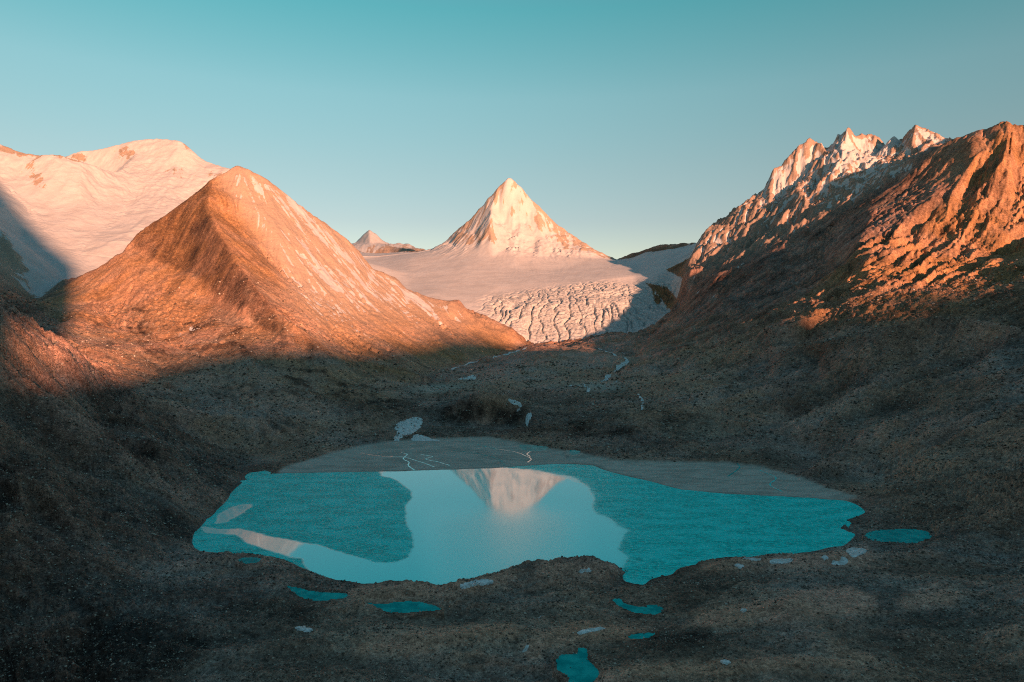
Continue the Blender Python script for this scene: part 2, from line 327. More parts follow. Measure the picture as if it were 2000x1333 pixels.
CRAGR = np.clip(blob1(900, 800, 130, 40) + blob1(1240, 840, 170, 45) + blob1(1400, 700, 60, 25) + blob1(560, 740, 170, 45) + .8 * 1.3 * blob1(340, 645, 150, 50) + .6 * blob1(1420, 880, 60, 30), 0, 1) * (near + R_M1) * (YY > 950) * (YY < 2300)
CRAG = smooth(-.05, .3, fbm(x, y * 1.6, 95, 5, .6, off=151)) * CRAGR
Z += CRAG * (4.5 * fbm(x, y * 1.5, 26, 4, .6, ridged=True, off=153) + 1.5 * n_fine)
# icefall seracs
ICE = region([(940,3180),(1037,2975),(1260,3020),(1320,3150),(1325,3330),(1270,3500),(1180,3560),(1060,3500),(960,3420)], 10)
ang = fbm(x, y, 500, 2, off=2.2) * 1.2
fx = x + fbm(x, y, 160, 3, off=9.9) * 45; fy = y + fbm(x, y, 160, 3, off=4.4) * 45
gcx, gcy = 260.0, 4150.0; th = np.arctan2(fx - gcx, gcy - fy).astype(f32); rad = np.hypot(fx - gcx, fy - gcy).astype(f32)
cre_l = np.abs(perlin(th * 17 + .4 * fbm(x, y, 90, 2, off=7), rad / 330)); cre_c = np.abs(perlin(th * 9 + 3, rad / 27))
cre_f = np.abs(perlin(fx / 28 + 3, fy / 20))
Z += ICE * (-20 * np.exp(-(cre_l / .075) ** 2) * (.4 + .6 * smooth(3450, 3150, YY)) - 9 * np.exp(-(cre_c / .13) ** 2) * (.3 + .9 * smooth(-.3, .4, fbm(x, y, 150, 3, off=17))) - 5 * np.exp(-(cre_f / .16) ** 2) + 9 * fbm(fx, fy, 90, 3, off=6) + 8 + 3 * n_fine)
Z += R_GLAC * (1 - ICE) * (2.0 * fbm(x * .4, y, 130, 3, off=1.1))
print('noise done', round(time.time() - T0, 1))

# ------------------------------------------------------------------ water erosion: many drops run down the slopes, cut gullies and drop scree
W0 = np.array(WV)
def sim(Z, ndrops, steps, batches, carve, seed, weight):
    r = np.random.default_rng(seed); flow = np.zeros(NR * NC)
    cum = np.cumsum((weight * YY ** .0).ravel()); cum /= cum[-1]
    dpx_ar = np.gradient(PXV); dw_ar = np.gradient(WV)
    for bt in range(batches):
        zc = np.gradient(Z, axis=1) / dpx_ar[None, :] * FP            # dz/du
        zw = np.gradient(Z, axis=0) / dw_ar[:, None]
        gX = zc / YY; gY = (zw - (PX - CX) / FP * zc) / YY
        gX = gX.ravel(); gY = gY.ravel(); Zf = Z.ravel()
        idx = np.searchsorted(cum, r.random(ndrops)); idx = np.minimum(idx, NR * NC - 1)
        py_, px_ = np.divmod(idx, NC)
        X = XX.ravel()[idx].copy(); Y = YY.ravel()[idx].copy()
        dX = np.zeros(ndrops); dY = np.zeros(ndrops); sed = np.zeros(ndrops); wat = np.ones(ndrops)
        delta = np.zeros(NR * NC)
        for s in range(steps):
            px = X / Y * FP + CX; w = np.log(Y)
            ci = np.interp(px, PXV, np.arange(NC)); ri = np.interp(w, WV, np.arange(NR))
            c = np.clip((ci + r.random(ndrops) - .5).round().astype(np.int64), 0, NC - 1); q = np.clip((ri + r.random(ndrops) - .5).round().astype(np.int64), 0, NR - 1)
            k = q * NC + c
            gx = gX[k]; gy = gY[k]; sl = np.hypot(gx, gy) + 1e-6
            dX = dX * .35 - gx / sl * .65; dY = dY * .35 - gy / sl * .65
            nrm = np.hypot(dX, dY) + 1e-6; dX /= nrm; dY /= nrm
            cap = np.minimum(sl, 1.2) * wat
            ch = np.where(sed < cap, (cap - sed) * .12, (cap - sed) * .25)
            if s == steps - 1: ch = -sed
            sed += ch
            np.add.at(delta, k, -ch * Y / 3000.0) if False else None
            delta -= np.bincount(k, ch * Y / 3000.0, NR * NC)
            flow += np.bincount(k, wat * (s > 2), NR * NC)
            st = Y * .0024
            X += dX * st; Y += dY * st; wat *= .985
            Y = np.clip(Y, 245, 11000)
        d = delta.reshape(NR, NC) * carve
        d = np.where(d > 0, blur(np.maximum(d, 0), 1, 1), 0) + blur(np.minimum(d, 0), 1, 1)
        Z = Z + np.clip(d, -6 * YY / 3000, 4 * YY / 3000)
    return Z, flow.reshape(NR, NC)
steep = np.clip(R_J * 1.5 + R_PYR + R_FARP * .5 + R_M1 * (far * .8 + .1) + R_R * 1.3 + R_L * .25 + R_SNOWMT * .18 + near * smooth(20, 90, Z) * .35, 0, 2) + .005
steep[:, (PXV < -100) | (PXV > 2100)] *= .0
Z, flow = sim(Z, 110000, 80, 6, 3.2, 3, steep)
Z, flow2 = sim(Z, 160000, 60, 1, 0.0, 5, steep ** .5)
flow = np.clip(np.log1p(flow * .15 + flow2 * .8) / 4.0, 0, 1)
print('erosion done', round(time.time() - T0, 1))
def streaks(seed, n, scale, bias=0.0, stp=1.0):
    r = np.random.default_rng(seed); a = r.standard_normal((NR, NC))
    if scale: a = blur(a, scale, 1); a /= a.std()
    zc = np.gradient(Z0s, axis=1) / np.gradient(PXV)[None, :] * FP; zw = np.gradient(Z0s, axis=0) / np.gradient(WV)[:, None]
    gX = zc / YY; gY = (zw - (PX - CX) / FP * zc) / YY; m = np.hypot(gX, gY) + 1e-6; gX /= m; gY /= m
    gX += bias * R_R * .95; gY += bias * R_R * .05; m = np.hypot(gX, gY) + 1e-6; gX /= m; gY /= m
    # unit downhill step expressed in grid cells
    dc = (gX - (PX - CX) / FP * gY) * FP / np.gradient(PXV)[None, :]; dr = gY / np.gradient(WV)[:, None]
    k = stp / (np.hypot(dc, dr) + 1e-6); dc *= k; dr *= k
    out = a.copy(); ci = np.tile(np.arange(NC, dtype=float), (NR, 1)); ri = np.tile(np.arange(NR, dtype=float)[:, None], (1, NC))
    for sgn in (1, -1):
        c, q = ci.copy(), ri.copy()
        for _ in range(n):
            cc = np.clip(c.round().astype(np.int32), 0, NC - 1); qq = np.clip(q.round().astype(np.int32), 0, NR - 1)
            kk = qq * NC + cc; c += sgn * dc.ravel()[kk]; q += sgn * dr.ravel()[kk]
            cc = np.clip(c.round().astype(np.int32), 0, NC - 1); qq = np.clip(q.round().astype(np.int32), 0, NR - 1)
            out += a.ravel()[qq * NC + cc]
    return (out / out.std()).astype(f32)
Z0s = blur(Zbase, 3, 1)
def blob0(cx, cy, rx, ry): return np.exp(-((PX - cx) / rx) ** 2 - ((VH - (Zbase - CAMZ) * FP / YY - cy) / ry) ** 2)
ST1 = streaks(11, 9, 0, .8); ST2 = streaks(12, 16, 2, .8); ST3 = streaks(13, 42, 6, 1.3); ST4 = streaks(14, 26, 17, 1.3, 4.0)
ST4 = blur(ST4, 2, 1); ST3 = blur(ST3, 1, 1); ST4 /= ST4.std(); ST3 /= ST3.std(); ribs = -np.abs(ST3) + .35; big = .5 - np.abs(ST4)
rowb = VH - (Zbase - CAMZ) * FP / YY; damp = np.ones_like(Z)
for R_ in (R_R, R_J, R_PYR, R_M1, R_SNOWMT):
    mn = np.where(R_ > .5, rowb, 9e9).min(0)[None, :]; damp = np.where(R_ > .5, .1 + .9 * smooth(0, 50, rowb - mn), damp)
damp = blur(damp, 3, 1); ribs = ribs * damp; big = big * damp
flank = FLANK
print('streaks done', round(time.time() - T0, 1))
Z += YY / 1000.0 * (R_J * .5 + R_PYR * .3 + R_M1 * far * .35 + R_R * .45 + R_L * .12 + near * smooth(15, 60, Z) * .2) * (.35 * ST1 + .8 * ST2)
Z += R_R * (1 - .85 * flank) * smooth(1700, 1900, YY) * 15 * ribs + R_R * 3 * ribs + R_J * 13 * ribs + R_PYR * 9 * ribs + R_M1 * far * 2.2 * ribs + R_SNOWMT * smooth(3300, 3900, YY) * 5 * ribs + R_L * 2.5 * ribs
Z += big * (R_R * (1 - .85 * flank) * smooth(1650, 1900, YY) * 20 + R_J * 16 + R_M1 * far * 5 + R_L * 10 * smooth(20, 60, Z) + near * smooth(15, 60, Z) * 9 + R_PYR * 5 + R_SNOWMT * 6 * smooth(3100, 3500, YY))
# keep the lake basin open and the sand flat flat
Z = np.where(SHORE_IN, np.minimum(Z, Zbase - .05), Z)
FLATP = FLAT + [(1640,975),(1490,968),(1410,964),(1330,956),(1270,940),(1186,920),(1162,908),(1122,905),(1050,908),(960,915),(850,918),(700,922),(540,925)]
ROW0 = FP * CAMZ / YY + VH
flatm = blur((inpoly(PX, ROW0, FLATP) & (Zbase < 4)).astype(f32), 2, 1)
Z = Z * (1 - flatm) + (0.35 + np.clip(Zbase, 0, 3) * .5 + .12 * n_sm) * flatm

# ponds and puddles: (name row list) cut a hollow with a level rim
def zat(px, Yv): 
    c = int(np.clip(np.searchsorted(PXV, px), 0, NC - 1)); r = int(np.clip(np.searchsorted(WV, math.log(Yv)), 0, NR - 1)); return Z[r, c]
def hit(px, py, Zm=None):                             # distance at which the sight line meets the terrain
    Zm = Z if Zm is None else Zm
    c = int(np.clip(np.searchsorted(PXV, px), 0, NC - 1))
    rows = VH - (Zm[:, c] - CAMZ) * FP / YY[:, c]
    k = np.nonzero(rows <= py)[0]
    return float(YY[k[0], c]) if len(k) else None

# banks and hollows of the front moraine
ROWf = VH - (Z - CAMZ) * FP / YY; bqx = PX + 12 * fbm(x, y, 34, 4, .6, off=111); bqy = ROWf + 6 * fbm(x, y, 30, 4, .6, off=113)
BANKS = [[(1022,1282),(1032,1252),(1080,1232),(1140,1219),(1230,1224),(1292,1236),(1240,1245),(1150,1246),(1080,1260),(1045,1284)],
 [(1335,1217),(1370,1194),(1420,1180),(1470,1184),(1530,1163),(1600,1149),(1660,1153),(1718,1173),(1700,1196),(1600,1206),(1480,1216),(1380,1224)],
 [(1745,1176),(1790,1156),(1850,1150),(1885,1172),(1850,1188),(1780,1194)],[(690,1148),(780,1146),(860,1146),(930,1134),(1000,1114),(1015,1130),(930,1160),(800,1174),(690,1166)],
 [(1045,1106),(1110,1100),(1180,1101),(1224,1116),(1150,1130),(1050,1124)],[(1100,1318),(1280,1300),(1500,1288),(1700,1280),(1720,1290),(1500,1312),(1150,1336)],[(690,1262),(800,1240),(1000,1221),(1020,1234),(900,1254),(800,1278),(690,1276)],
 [(1360,1104),(1480,1094),(1600,1084),(1700,1070),(1700,1100),(1560,1112),(1400,1116)]]
DARKS = [[(180,1200),(330,1180),(410,1250),(350,1340),(150,1340)],[(1190,1258),(1300,1243),(1425,1236),(1410,1256),(1250,1268)],[(1700,1210),(2000,1190),(2000,1215),(1760,1226)],[(1600,1245),(2000,1240),(2000,1262),(1700,1256)],
 [(230,1130),(420,1140),(640,1190),(600,1210),(400,1180),(230,1160)]]
mb = np.zeros(Z.shape, bool); md = np.zeros(Z.shape, bool); _f = (YY < 720) & ~SHORE_IN
for b_ in BANKS: mb |= inpoly(bqx, bqy, b_) & _f
for b_ in DARKS: md |= inpoly(bqx, bqy, b_) & _f
banks = np.clip(blur(mb.astype(f32), 5, 2), 0, 1); darks = np.clip(blur(md.astype(f32), 6, 2), 0, 1)
Z += (1.6 * banks - .8 * darks) * np.clip(np.abs(Z) / 2, 0, 1)
Z = np.where(_f & (Z < .35) & (Zbase > .1) & (YY > 300), .35, Z)
POLY_PONDS = [
 ('pond', 'deep teal oval pond just right of the turquoise lake', [(1690,1045),(1710,1037),(1750,1034),(1800,1035),(1819,1045),(1815,1054),(1790,1062),(1760,1061),(1720,1058),(1700,1054)]),
 ('pond', 'narrow half frozen pool tucked behind the lake bank at its left', [(560,1145),(585,1149),(625,1157),(676,1160),(668,1169),(625,1173),(596,1169),(574,1158)]),
 ('pond', 'bright turquoise pool below the pale bank at the front of the lake', [(714,1177),(745,1180),(772,1176),(802,1174),(828,1178),(860,1189),(838,1193),(800,1196),(756,1195),(736,1186)]),
 ('pond', 'ragged teal puddle below the narrow inlet of the lake', [(1197,1172),(1212,1171),(1222,1180),(1250,1185),(1275,1181),(1297,1188),(1288,1197),(1270,1200),(1240,1196),(1214,1186)]),
 ('pond', 'irregular dark teal tarn cut off by the bottom of the view', [(1086,1296),(1094,1281),(1124,1277),(1130,1265),(1146,1269),(1149,1290),(1170,1311),(1166,1326),(1150,1340),(1116,1340),(1110,1321),(1092,1309)]),
 ('pond', 'tiny flat teal puddle above the irregular dark tarn', [(1225,1243),(1245,1238),(1278,1237),(1268,1245),(1245,1249),(1230,1248)]),
 ('pond', 'slim turquoise pool at the back of the sand flat under the rocks', [(1013,871),(1032,869),(1068,873),(1066,879),(1030,880)]),
 ('pond', 'small round turquoise pool where sand flat meets dark moraine', [(1112,881),(1122,879),(1132,882),(1130,887),(1115,888)]),
 ('pond', 'small teal pool at the left front shore of the lake', [(466,1093),(480,1089),(509,1091),(500,1099),(478,1100)]),
]
def ring(poly, n=5, wob=0.0, seed=0):                 # rounds and roughens an outline
    r = random.Random(seed); p = list(poly); out = []
    m = len(p)
    for i in range(m):
        a, b, c, d = p[i - 1], p[i], p[(i + 1) % m], p[(i + 2) % m]
        for k in range(n):
            t = k / n
            q = [0.5 * (2 * b[j] + (c[j] - a[j]) * t + (2 * a[j] - 5 * b[j] + 4 * c[j] - d[j]) * t * t + (-a[j] + 3 * b[j] - 3 * c[j] + d[j]) * t ** 3) for j in (0, 1)]
            out.append((q[0] + r.uniform(-wob, wob) * 2, q[1] + r.uniform(-wob, wob)))
    return out
def onplane(poly, z): return [((x - CX) / FP * rowY(y, z), rowY(y, z), z) for x, y in poly]
PONDS = []; PB = np.zeros_like(Z)
for k, (nm, lab, poly) in enumerate(POLY_PONDS):
    poly = ring(poly, 5, .7, k)
    cx_ = sum(p[0] for p in poly) / len(poly); cy_ = sum(p[1] for p in poly) / len(poly)
    Yh = hit(cx_, cy_); zp = zat(cx_, Yh)
    zp = max(zp, 0.15)
    rw = FP * (CAMZ - zp) / YY + VH
    ins = inpoly(PX, rw, poly); rim = (blur(ins.astype(f32), 4, 1) > .02) & ~ins
    edge = (blur(ins.astype(f32), 1, 1) < .85)
    Z = np.where(ins, zp - .22 - .5 * (~edge) + .34 * fbm(x, y, 5, 3, .6, off=121) * edge, Z); PB += np.clip(blur(ins.astype(f32), 4, 1) * 2, 0, 1) * ~ins
    Z = np.where(rim, np.clip(Z, zp + .06, zp + .6), Z)
    soft = blur(Z, 5, 1); w = np.clip(blur((ins | rim).astype(f32), 8, 1) * 2, 0, 1) * ~(ins | rim)
    Z = Z * (1 - w) + soft * w
    c0 = np.mean(np.array(poly), 0)
    PONDS.append((nm, lab, [(c0[0] + (p[0] - c0[0]) * 1.04, c0[1] + (p[1] - c0[1]) * 1.08) for p in poly], zp))

# ------------------------------------------------------------------ what covers the ground: snow, tone of the rock (some shade painted in), sand
shoreband = blur(SHORE_IN.astype(f32), 4, 1) * ~SHORE_IN * 2; shoreband = np.clip(shoreband + PB, 0, 1) * (1 - flatm)
ROW = VH - (Z - CAMZ) * FP / YY
wpx = PX + 14 * fbm(x, y, 300, 4, off=12) ; wpy = ROW + 9 * fbm(x, y, 220, 4, off=14)
gX = np.gradient(Z, axis=1) / np.gradient(PXV)[None, :] * FP / YY
gY = (np.gradient(Z, axis=0) / np.gradient(WV)[:, None] - (PX - CX) / FP * gX * YY) / YY
slope = np.hypot(gX, gY)
lap = blur(Z, 5, 1) - Z
conc = np.clip(lap / (YY * .0012), -1, 1)             # hollows hold snow, edges shed it
def blob(cx, cy, rx, ry, ang=0.0, Y0=0, Y1=1e9):
    a = math.radians(ang); dx = (wpx - cx); dy = (wpy - cy)
    u = (dx * math.cos(a) + dy * math.sin(a)) / rx; v = (-dx * math.sin(a) + dy * math.cos(a)) / ry
    return np.exp(-(u * u + v * v)) * ((YY > Y0) & (YY < Y1))
n_r = fbm(x + wxn, y + wyn, 60, 4, .6, off=21)
n_streak = fbm(x + wxn * .3, y + wyn * .3, 30, 4, .7, off=41)
SN = np.zeros_like(Z)
SN += R_SNOWMT * (1.02 - .25 * smooth(.9, 1.6, slope))
for b in [(20,292,40,7,8,.75),(105,303,30,6,3,.6),(155,311,20,6,10,.6),(60,330,25,60,-35,.5),(40,375,16,40,-30,.35),(250,300,24,18,0,.45),(320,330,60,20,0,.25),(360,345,50,28,0,.35),(370,285,16,18,45,.6),(430,345,30,18,0,.5),
          (200,360,50,14,35,.3),(110,380,60,14,35,.3)]:
    SN -= .85 * R_SNOWMT * b[5] * blob(*b[:5], Y0=2600)
rockspur = blob(10, 510, 40, 80, -25, 2200, 2850); SN -= R_SNOWMT * rockspur * (.72)
SN += R_GLAC * 1.2 - R_GLAC * 1.0 * (blob(1300, 482, 60, 9, -8, 3700) + blob(1230, 497, 30, 8, -20, 3900) + .9 * blob(1385, 590, 25, 70, 10, 2900) + .95 * blob(1345, 523, 60, 13, -12, 2900) + .8 * blob(1285, 585, 16, 36, -35, 2900) + .7 * blob(1338, 605, 14, 30, 20, 2900) + .5 * blob(1250, 535, 50, 6, -10, 2900))
edge_gl = [(1190,515),(1240,500),(1300,489),(1375,486),(1365,500),(1300,520),(1345,545),(1358,560),(1345,582),(1328,612),(1300,632),(1255,652),(1240,600),(1225,560)]
SN += R_PYR * (.67 + .2 * conc) + R_FARP * .66
for b in [(1010,505,90,22,0,.5),(1000,455,20,50,-25,.45),(985,430,14,60,-28,.35),(1075,475,30,18,35,.35)]:
    SN += R_PYR * b[5] * blob(*b[:5])
for b in [(935,475,38,32,0,.55),(1120,478,60,14,28,.45),(1060,450,26,12,45,.2),(975,395,12,40,-25,.3),(1190,505,30,10,0,.6)]:
    SN -= .8 * R_PYR * b[5] * blob(*b[:5])
SN += R_J * (.41 + .22 * n_mid + .30 * conc + .1 * smooth(0, 60, 420 - ROW) - .42 * smooth(345, 450, ROW) * smooth(1350, 1480, PX) - .2 * smooth(430, 560, ROW))  # snow also thinned low down to darken the ridge in shadow
SHADE_J = -.22 * R_J * smooth(340, 450, ROW)  # shadow on the lower jagged ridge painted into its rock tone
SN += R_J * .35 * blob(1680, 300, 60, 30) + R_J * .5 * blob(1815, 268, 26, 7, 25) - R_J * .35 * blob(1790, 295, 40, 22) - R_J * .3 * blob(1585, 300, 18, 40)
M1R = R_M1 * smooth(0, 60, (wpx - 420) - (wpy - 380) * .62)   # right-hand face of the orange mountain
SN += M1R * (.38 + .2 * conc) * smooth(720, 560, ROW)
for b in [(600,420,50,14,45,.3),(680,500,40,12,40,.2),(480,350,40,14,30,.15),(660,620,60,20,30,.12),(740,560,60,30,40,.12),(840,590,80,14,20,.2),(440,470,12,100,-38,.12)]:
    SN += M1R * b[5] * blob(*b[:5])
# scraps of snow in the gullies of the shaded middle ground
for b in [(795,800,16,30,-30,.35),(1020,800,40,10,10,.4),(990,780,30,8,10,.35),(390,650,10,60,-55,.35),(330,640,60,14,20,.22),(160,700,10,60,-40,.45),(1180,745,50,12,0,.4),(1220,700,12,30,-20,.4),(1360,505,30,10,0,.3)]:
    SN += b[5] * blob(*b[:5], Y0=1000) * (1 - R_L) * (.6 + .8 * conc)
bare = inpoly(wpx * .5 + PX * .5, wpy * .5 + ROW * .5, [(1376,493),(1340,507),(1300,527),(1332,543),(1355,553),(1359,565),(1342,592),(1322,618),(1296,645),(1296,720),(1480,720),(1480,480)]) | inpoly(wpx * .4 + PX * .6, wpy * .4 + ROW * .6, [(1262,553),(1300,560),(1328,585),(1324,612),(1306,602),(1288,578)])
SN = np.where(bare & (YY > 2700) & (YY < 3900), .12 + .2 * conc, SN)
SNOW = smooth(.36, .64, SN + .20 * n_r * (1 - .5 * R_GLAC) + (.11 * ST2 + .07 * ST1) * (1 - .8 * R_GLAC) * (1 - .5 * R_SNOWMT) + .16 * (flow - .45))
TONE = .44 + .08 * near + .1 * n_r + near * (.22 * n_mid + .30 * fbm(x, y, 240, 3, off=33) + .2 * fbm(x, y, 70, 4, .6, off=36)) + fore * (.22 * hum + .12 * n_sm) + R_L * .2 * fbm(x, y, 120, 3, off=35)  # hum term: crests lighter, hollows darker, relief shading put into tone
TONE -= .10 * fore + .12 * R_L * smooth(700, 450, YY)  # left hillside darker towards the near corner, vignetting put into tone
TONE = TONE + SHADE_J - .12 * FLANK  # shade of the right mountain's flank and the ridge foot painted in
COOL = np.clip(.58 + .15 * fore + .9 * fbm(x * .7, y, 110, 4, .55, off=131) - .5 * (slope - .2) + .35 * conc, 0, 1)
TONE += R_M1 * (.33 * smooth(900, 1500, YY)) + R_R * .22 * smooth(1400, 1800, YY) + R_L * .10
brown = np.clip(blob(440, 500, 60, 130, -32, 1700, 2600) + blob(330,440,70,26,-35,1700,2700), 0, 1)
bx, by = PX * .4 + wpx * .6, ROW * .4 + wpy * .6
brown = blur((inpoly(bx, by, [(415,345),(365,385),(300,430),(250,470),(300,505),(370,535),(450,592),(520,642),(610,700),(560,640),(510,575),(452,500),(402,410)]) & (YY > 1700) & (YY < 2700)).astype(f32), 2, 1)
TONE -= R_M1 * .38 * brown  # face left of the spur darkened: its dimmer light put into tone
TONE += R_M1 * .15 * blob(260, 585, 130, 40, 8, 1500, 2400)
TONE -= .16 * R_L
TONE -= R_L * .10 * smooth(.0, 1.0, (ROW - 700) / 400)  # more of the corner darkening, painted down the left hillside
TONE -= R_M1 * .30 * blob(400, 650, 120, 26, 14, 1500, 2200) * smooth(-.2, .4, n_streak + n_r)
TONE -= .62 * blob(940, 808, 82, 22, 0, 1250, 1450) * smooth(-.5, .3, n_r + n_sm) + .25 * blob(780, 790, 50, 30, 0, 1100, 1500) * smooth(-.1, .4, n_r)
TONE -= .2 * smooth(.1, .6, n_r) * near * smooth(900, 1100, YY)
TONE += .62 * banks; COOL = np.clip(COOL - 1.2 * banks, 0, 1)  # tan banks, lightened further in place of weak relief shading
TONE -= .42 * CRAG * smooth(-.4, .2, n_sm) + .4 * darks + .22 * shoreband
TONE -= R_R * .25 * np.clip(blob(1450, 540, 130, 100) + blob(1680, 410, 130, 70, -38), 0, 1)  # right flank darkened again: its shade put into the rock tone
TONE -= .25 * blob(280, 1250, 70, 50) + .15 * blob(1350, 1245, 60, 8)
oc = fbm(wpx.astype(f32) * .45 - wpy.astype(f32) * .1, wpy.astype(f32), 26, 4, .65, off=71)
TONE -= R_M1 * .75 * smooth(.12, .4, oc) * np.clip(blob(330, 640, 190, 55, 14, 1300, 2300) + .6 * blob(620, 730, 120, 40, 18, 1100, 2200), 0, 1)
TONE += .18 * (flow - .4) * (R_M1 + R_R) + (.05 * ST1 + .07 * ST2) * (R_M1 + R_R)
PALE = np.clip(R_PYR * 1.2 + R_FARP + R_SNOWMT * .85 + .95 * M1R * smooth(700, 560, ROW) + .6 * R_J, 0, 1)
SAND = np.clip(flatm * 1.2, 0, 1) + .75 * np.clip(blob(1170, 755, 50, 8, 0, 1300) + blob(860, 757, 70, 9, -6, 1300), 0, 1) * near
TONE += .10 * np.clip(big, -1, .5) * (near + R_L + .6 * R_R + .4 * R_M1)  # ribs lighter, gullies darker: relief shading put into tone
TONE += .20 * blob(560, 800, 150, 60, 25, 1000, 1900) + .62 * blob(1030, 735, 150, 34, -8, 1400, 2700) + .30 * blob(1320, 740, 150, 60, 0, 1200, 2200) - .3 * blob(1130, 830, 220, 26, 6, 1050, 1600) - .25 * blob(720, 790, 90, 30, 10, 1000, 1700) - .22 * blob(240, 790, 160, 26, 30, 850, 1500) - .14 * R_L * (ROW > 760) + .12 * blob(1250, 850, 120, 30, 0, 1000, 1500)  # gully behind the near-left crest painted dark for its deep shade
GREY = np.clip(near * .8 + R_L * .6 * smooth(690, 800, ROW) + .6 * R_R * smooth(2500, 1700, YY) * smooth(600, 660, ROW) + .45 * FLANK + .8 * R_J + .8 * R_R * np.clip(blob(1450, 540, 130, 100) + blob(1680, 410, 130, 70, -38), 0, 1), 0, 1)  # grey ground; flank, ridge and slopes below shadow lines greyed as painted shade
ICEA = np.clip(ICE + .8 * blob(1320, 590, 40, 60, 0, 2900), 0, 1)

# ------------------------------------------------------------------ materials
def mat(name):
    m = bpy.data.materials.new(name); m.use_nodes = True; t = m.node_tree; return m, t, t.nodes['Principled BSDF']
class G:                                              # small helper to write node graphs
    def __init__(s, t): s.t = t; s.n = t.nodes; s.l = t.links
    def node(s, k, **kw):
        n = s.n.new(k)
        for a, b in kw.items(): setattr(n, a, b)
        return n
    def put(s, sock, v):
        if hasattr(v, 'is_output') or isinstance(v, bpy.types.NodeSocket): s.l.new(v, sock)
        else: sock.default_value = v
    def math(s, op, a, b=0.0, c=0.0, clamp=False):
        n = s.node('ShaderNodeMath', operation=op, use_clamp=clamp); s.put(n.inputs[0], a); s.put(n.inputs[1], b); s.put(n.inputs[2], c); return n.outputs[0]
    def mix(s, f, a, b, bt='MIX'):
        n = s.node('ShaderNodeMixRGB', blend_type=bt); s.put(n.inputs[0], f)
        for k, v in ((1, a), (2, b)): s.put(n.inputs[k], (*v, 1) if isinstance(v, tuple) and len(v) == 3 else v)
        return n.outputs[0]
    def attr(s, nm): return s.node('ShaderNodeAttribute', attribute_name=nm).outputs['Fac']
    def noise(s, vec, scale, detail=4, rough=.6, dist=0.0):
        n = s.node('ShaderNodeTexNoise'); s.put(n.inputs['Vector'], vec); n.inputs['Scale'].default_value = scale
        n.inputs['Detail'].default_value = detail; n.inputs['Roughness'].default_value = rough; n.inputs['Distortion'].default_value = dist; return n.outputs['Fac']
    def maprange(s, v, a, b, c=0.0, d=1.0, st=True):
        n = s.node('ShaderNodeMapRange', interpolation_type='SMOOTHSTEP' if st else 'LINEAR'); s.put(n.inputs[0], v)
        for k, q in ((1, a), (2, b), (3, c), (4, d)): s.put(n.inputs[k], q)
        return n.outputs[0]
ROCK_DARK = (.045, .027, .020); ROCK_MID = (.215, .108, .050); ROCK_LIGHT = (.50, .245, .105)
m_rock, t, bsdf = mat('rock_and_snow'); g = G(t)
P = g.node('ShaderNodeNewGeometry').outputs['Position']
a_snow, a_tone, a_pale, a_sand, a_flow, a_ice = (g.attr(k) for k in ('snow', 'tone', 'pale', 'sand', 'flow', 'ice'))
n1 = g.noise(P, .012, 9, .68); n2 = g.noise(P, .11, 8, .72); n3 = g.noise(P, .45, 6, .75); a_grey = g.attr('grey')
tone = g.math('ADD', a_tone, g.math('MULTIPLY', g.math('SUBTRACT', n1, .5), 1.3))
tone = g.math('ADD', tone, g.math('MULTIPLY', g.math('SUBTRACT', n2, .5), .95))
tone = g.math('ADD', tone, g.math('MULTIPLY', g.math('SUBTRACT', n3, .5), .55))
rr = g.node('ShaderNodeValToRGB'); set_ramp(rr, [(0.0, ROCK_DARK), (.42, ROCK_MID), (.95, ROCK_LIGHT)]); g.put(rr.inputs[0], tone)
rock = rr.outputs[0]
bwv = g.node('ShaderNodeRGBToBW'); g.put(bwv.inputs[0], rock); grey = g.mix(1.0, bwv.outputs[0], g.mix(g.attr('cool'), (2.15, 1.17, .86), (1.35, 1.12, .98)), 'MULTIPLY')
hue = g.noise(P, .005, 5, .6)
rock = g.mix(g.math('ADD', g.maprange(hue, .42, .6, 0.0, .35), g.math('MULTIPLY', a_grey, .8), clamp=True), rock, grey)
def cells(scale, lo, hi):
    v = g.node('ShaderNodeTexVoronoi'); g.put(v.inputs['Vector'], P); v.inputs['Scale'].default_value = scale
    q = g.node('ShaderNodeSeparateColor'); g.put(q.inputs[0], v.outputs['Color']); return g.maprange(q.outputs[0], 0, 1, lo, hi, st=False), v.outputs['Distance']
c1, d1 = cells(.75, .62, 1.36); c2, d2 = cells(.22, .78, 1.2)
rough_amt = g.math('SUBTRACT', 1.0, a_sand, clamp=True)
cc = g.math('MULTIPLY', c1, c2); cc = g.math('ADD', g.math('MULTIPLY', g.math('SUBTRACT', cc, 1.0), rough_amt), 1.0)
rock = g.mix(1.0, rock, cc, 'MULTIPLY')
vor = g.node('ShaderNodeTexVoronoi'); g.put(vor.inputs['Vector'], P); vor.inputs['Scale'].default_value = .33
stone = g.maprange(vor.outputs['Distance'], .16, .34, 1.0, 0.0)
vsep = g.node('ShaderNodeSeparateColor'); g.put(vsep.inputs[0], vor.outputs['Color'])
stone = g.math('MULTIPLY', stone, g.maprange(vsep.outputs[0], .70, .9))
rock = g.mix(g.math('MULTIPLY', stone, .8), rock, (.50, .40, .31))
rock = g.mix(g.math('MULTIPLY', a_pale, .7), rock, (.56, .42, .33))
smp = g.node('ShaderNodeMapping'); g.put(smp.inputs[0], P); smp.inputs['Scale'].default_value = (.35, 1.0, 1.0)
sandc = g.mix(g.maprange(g.noise(smp.outputs[0], .05, 6, .65, 1.2), .38, .6), (.38, .345, .29), (.52, .47, .40))
rock = g.mix(a_sand, rock, sandc)
sn = g.math('ADD', a_snow, g.math('MULTIPLY', g.math('SUBTRACT', n2, .5), .9))
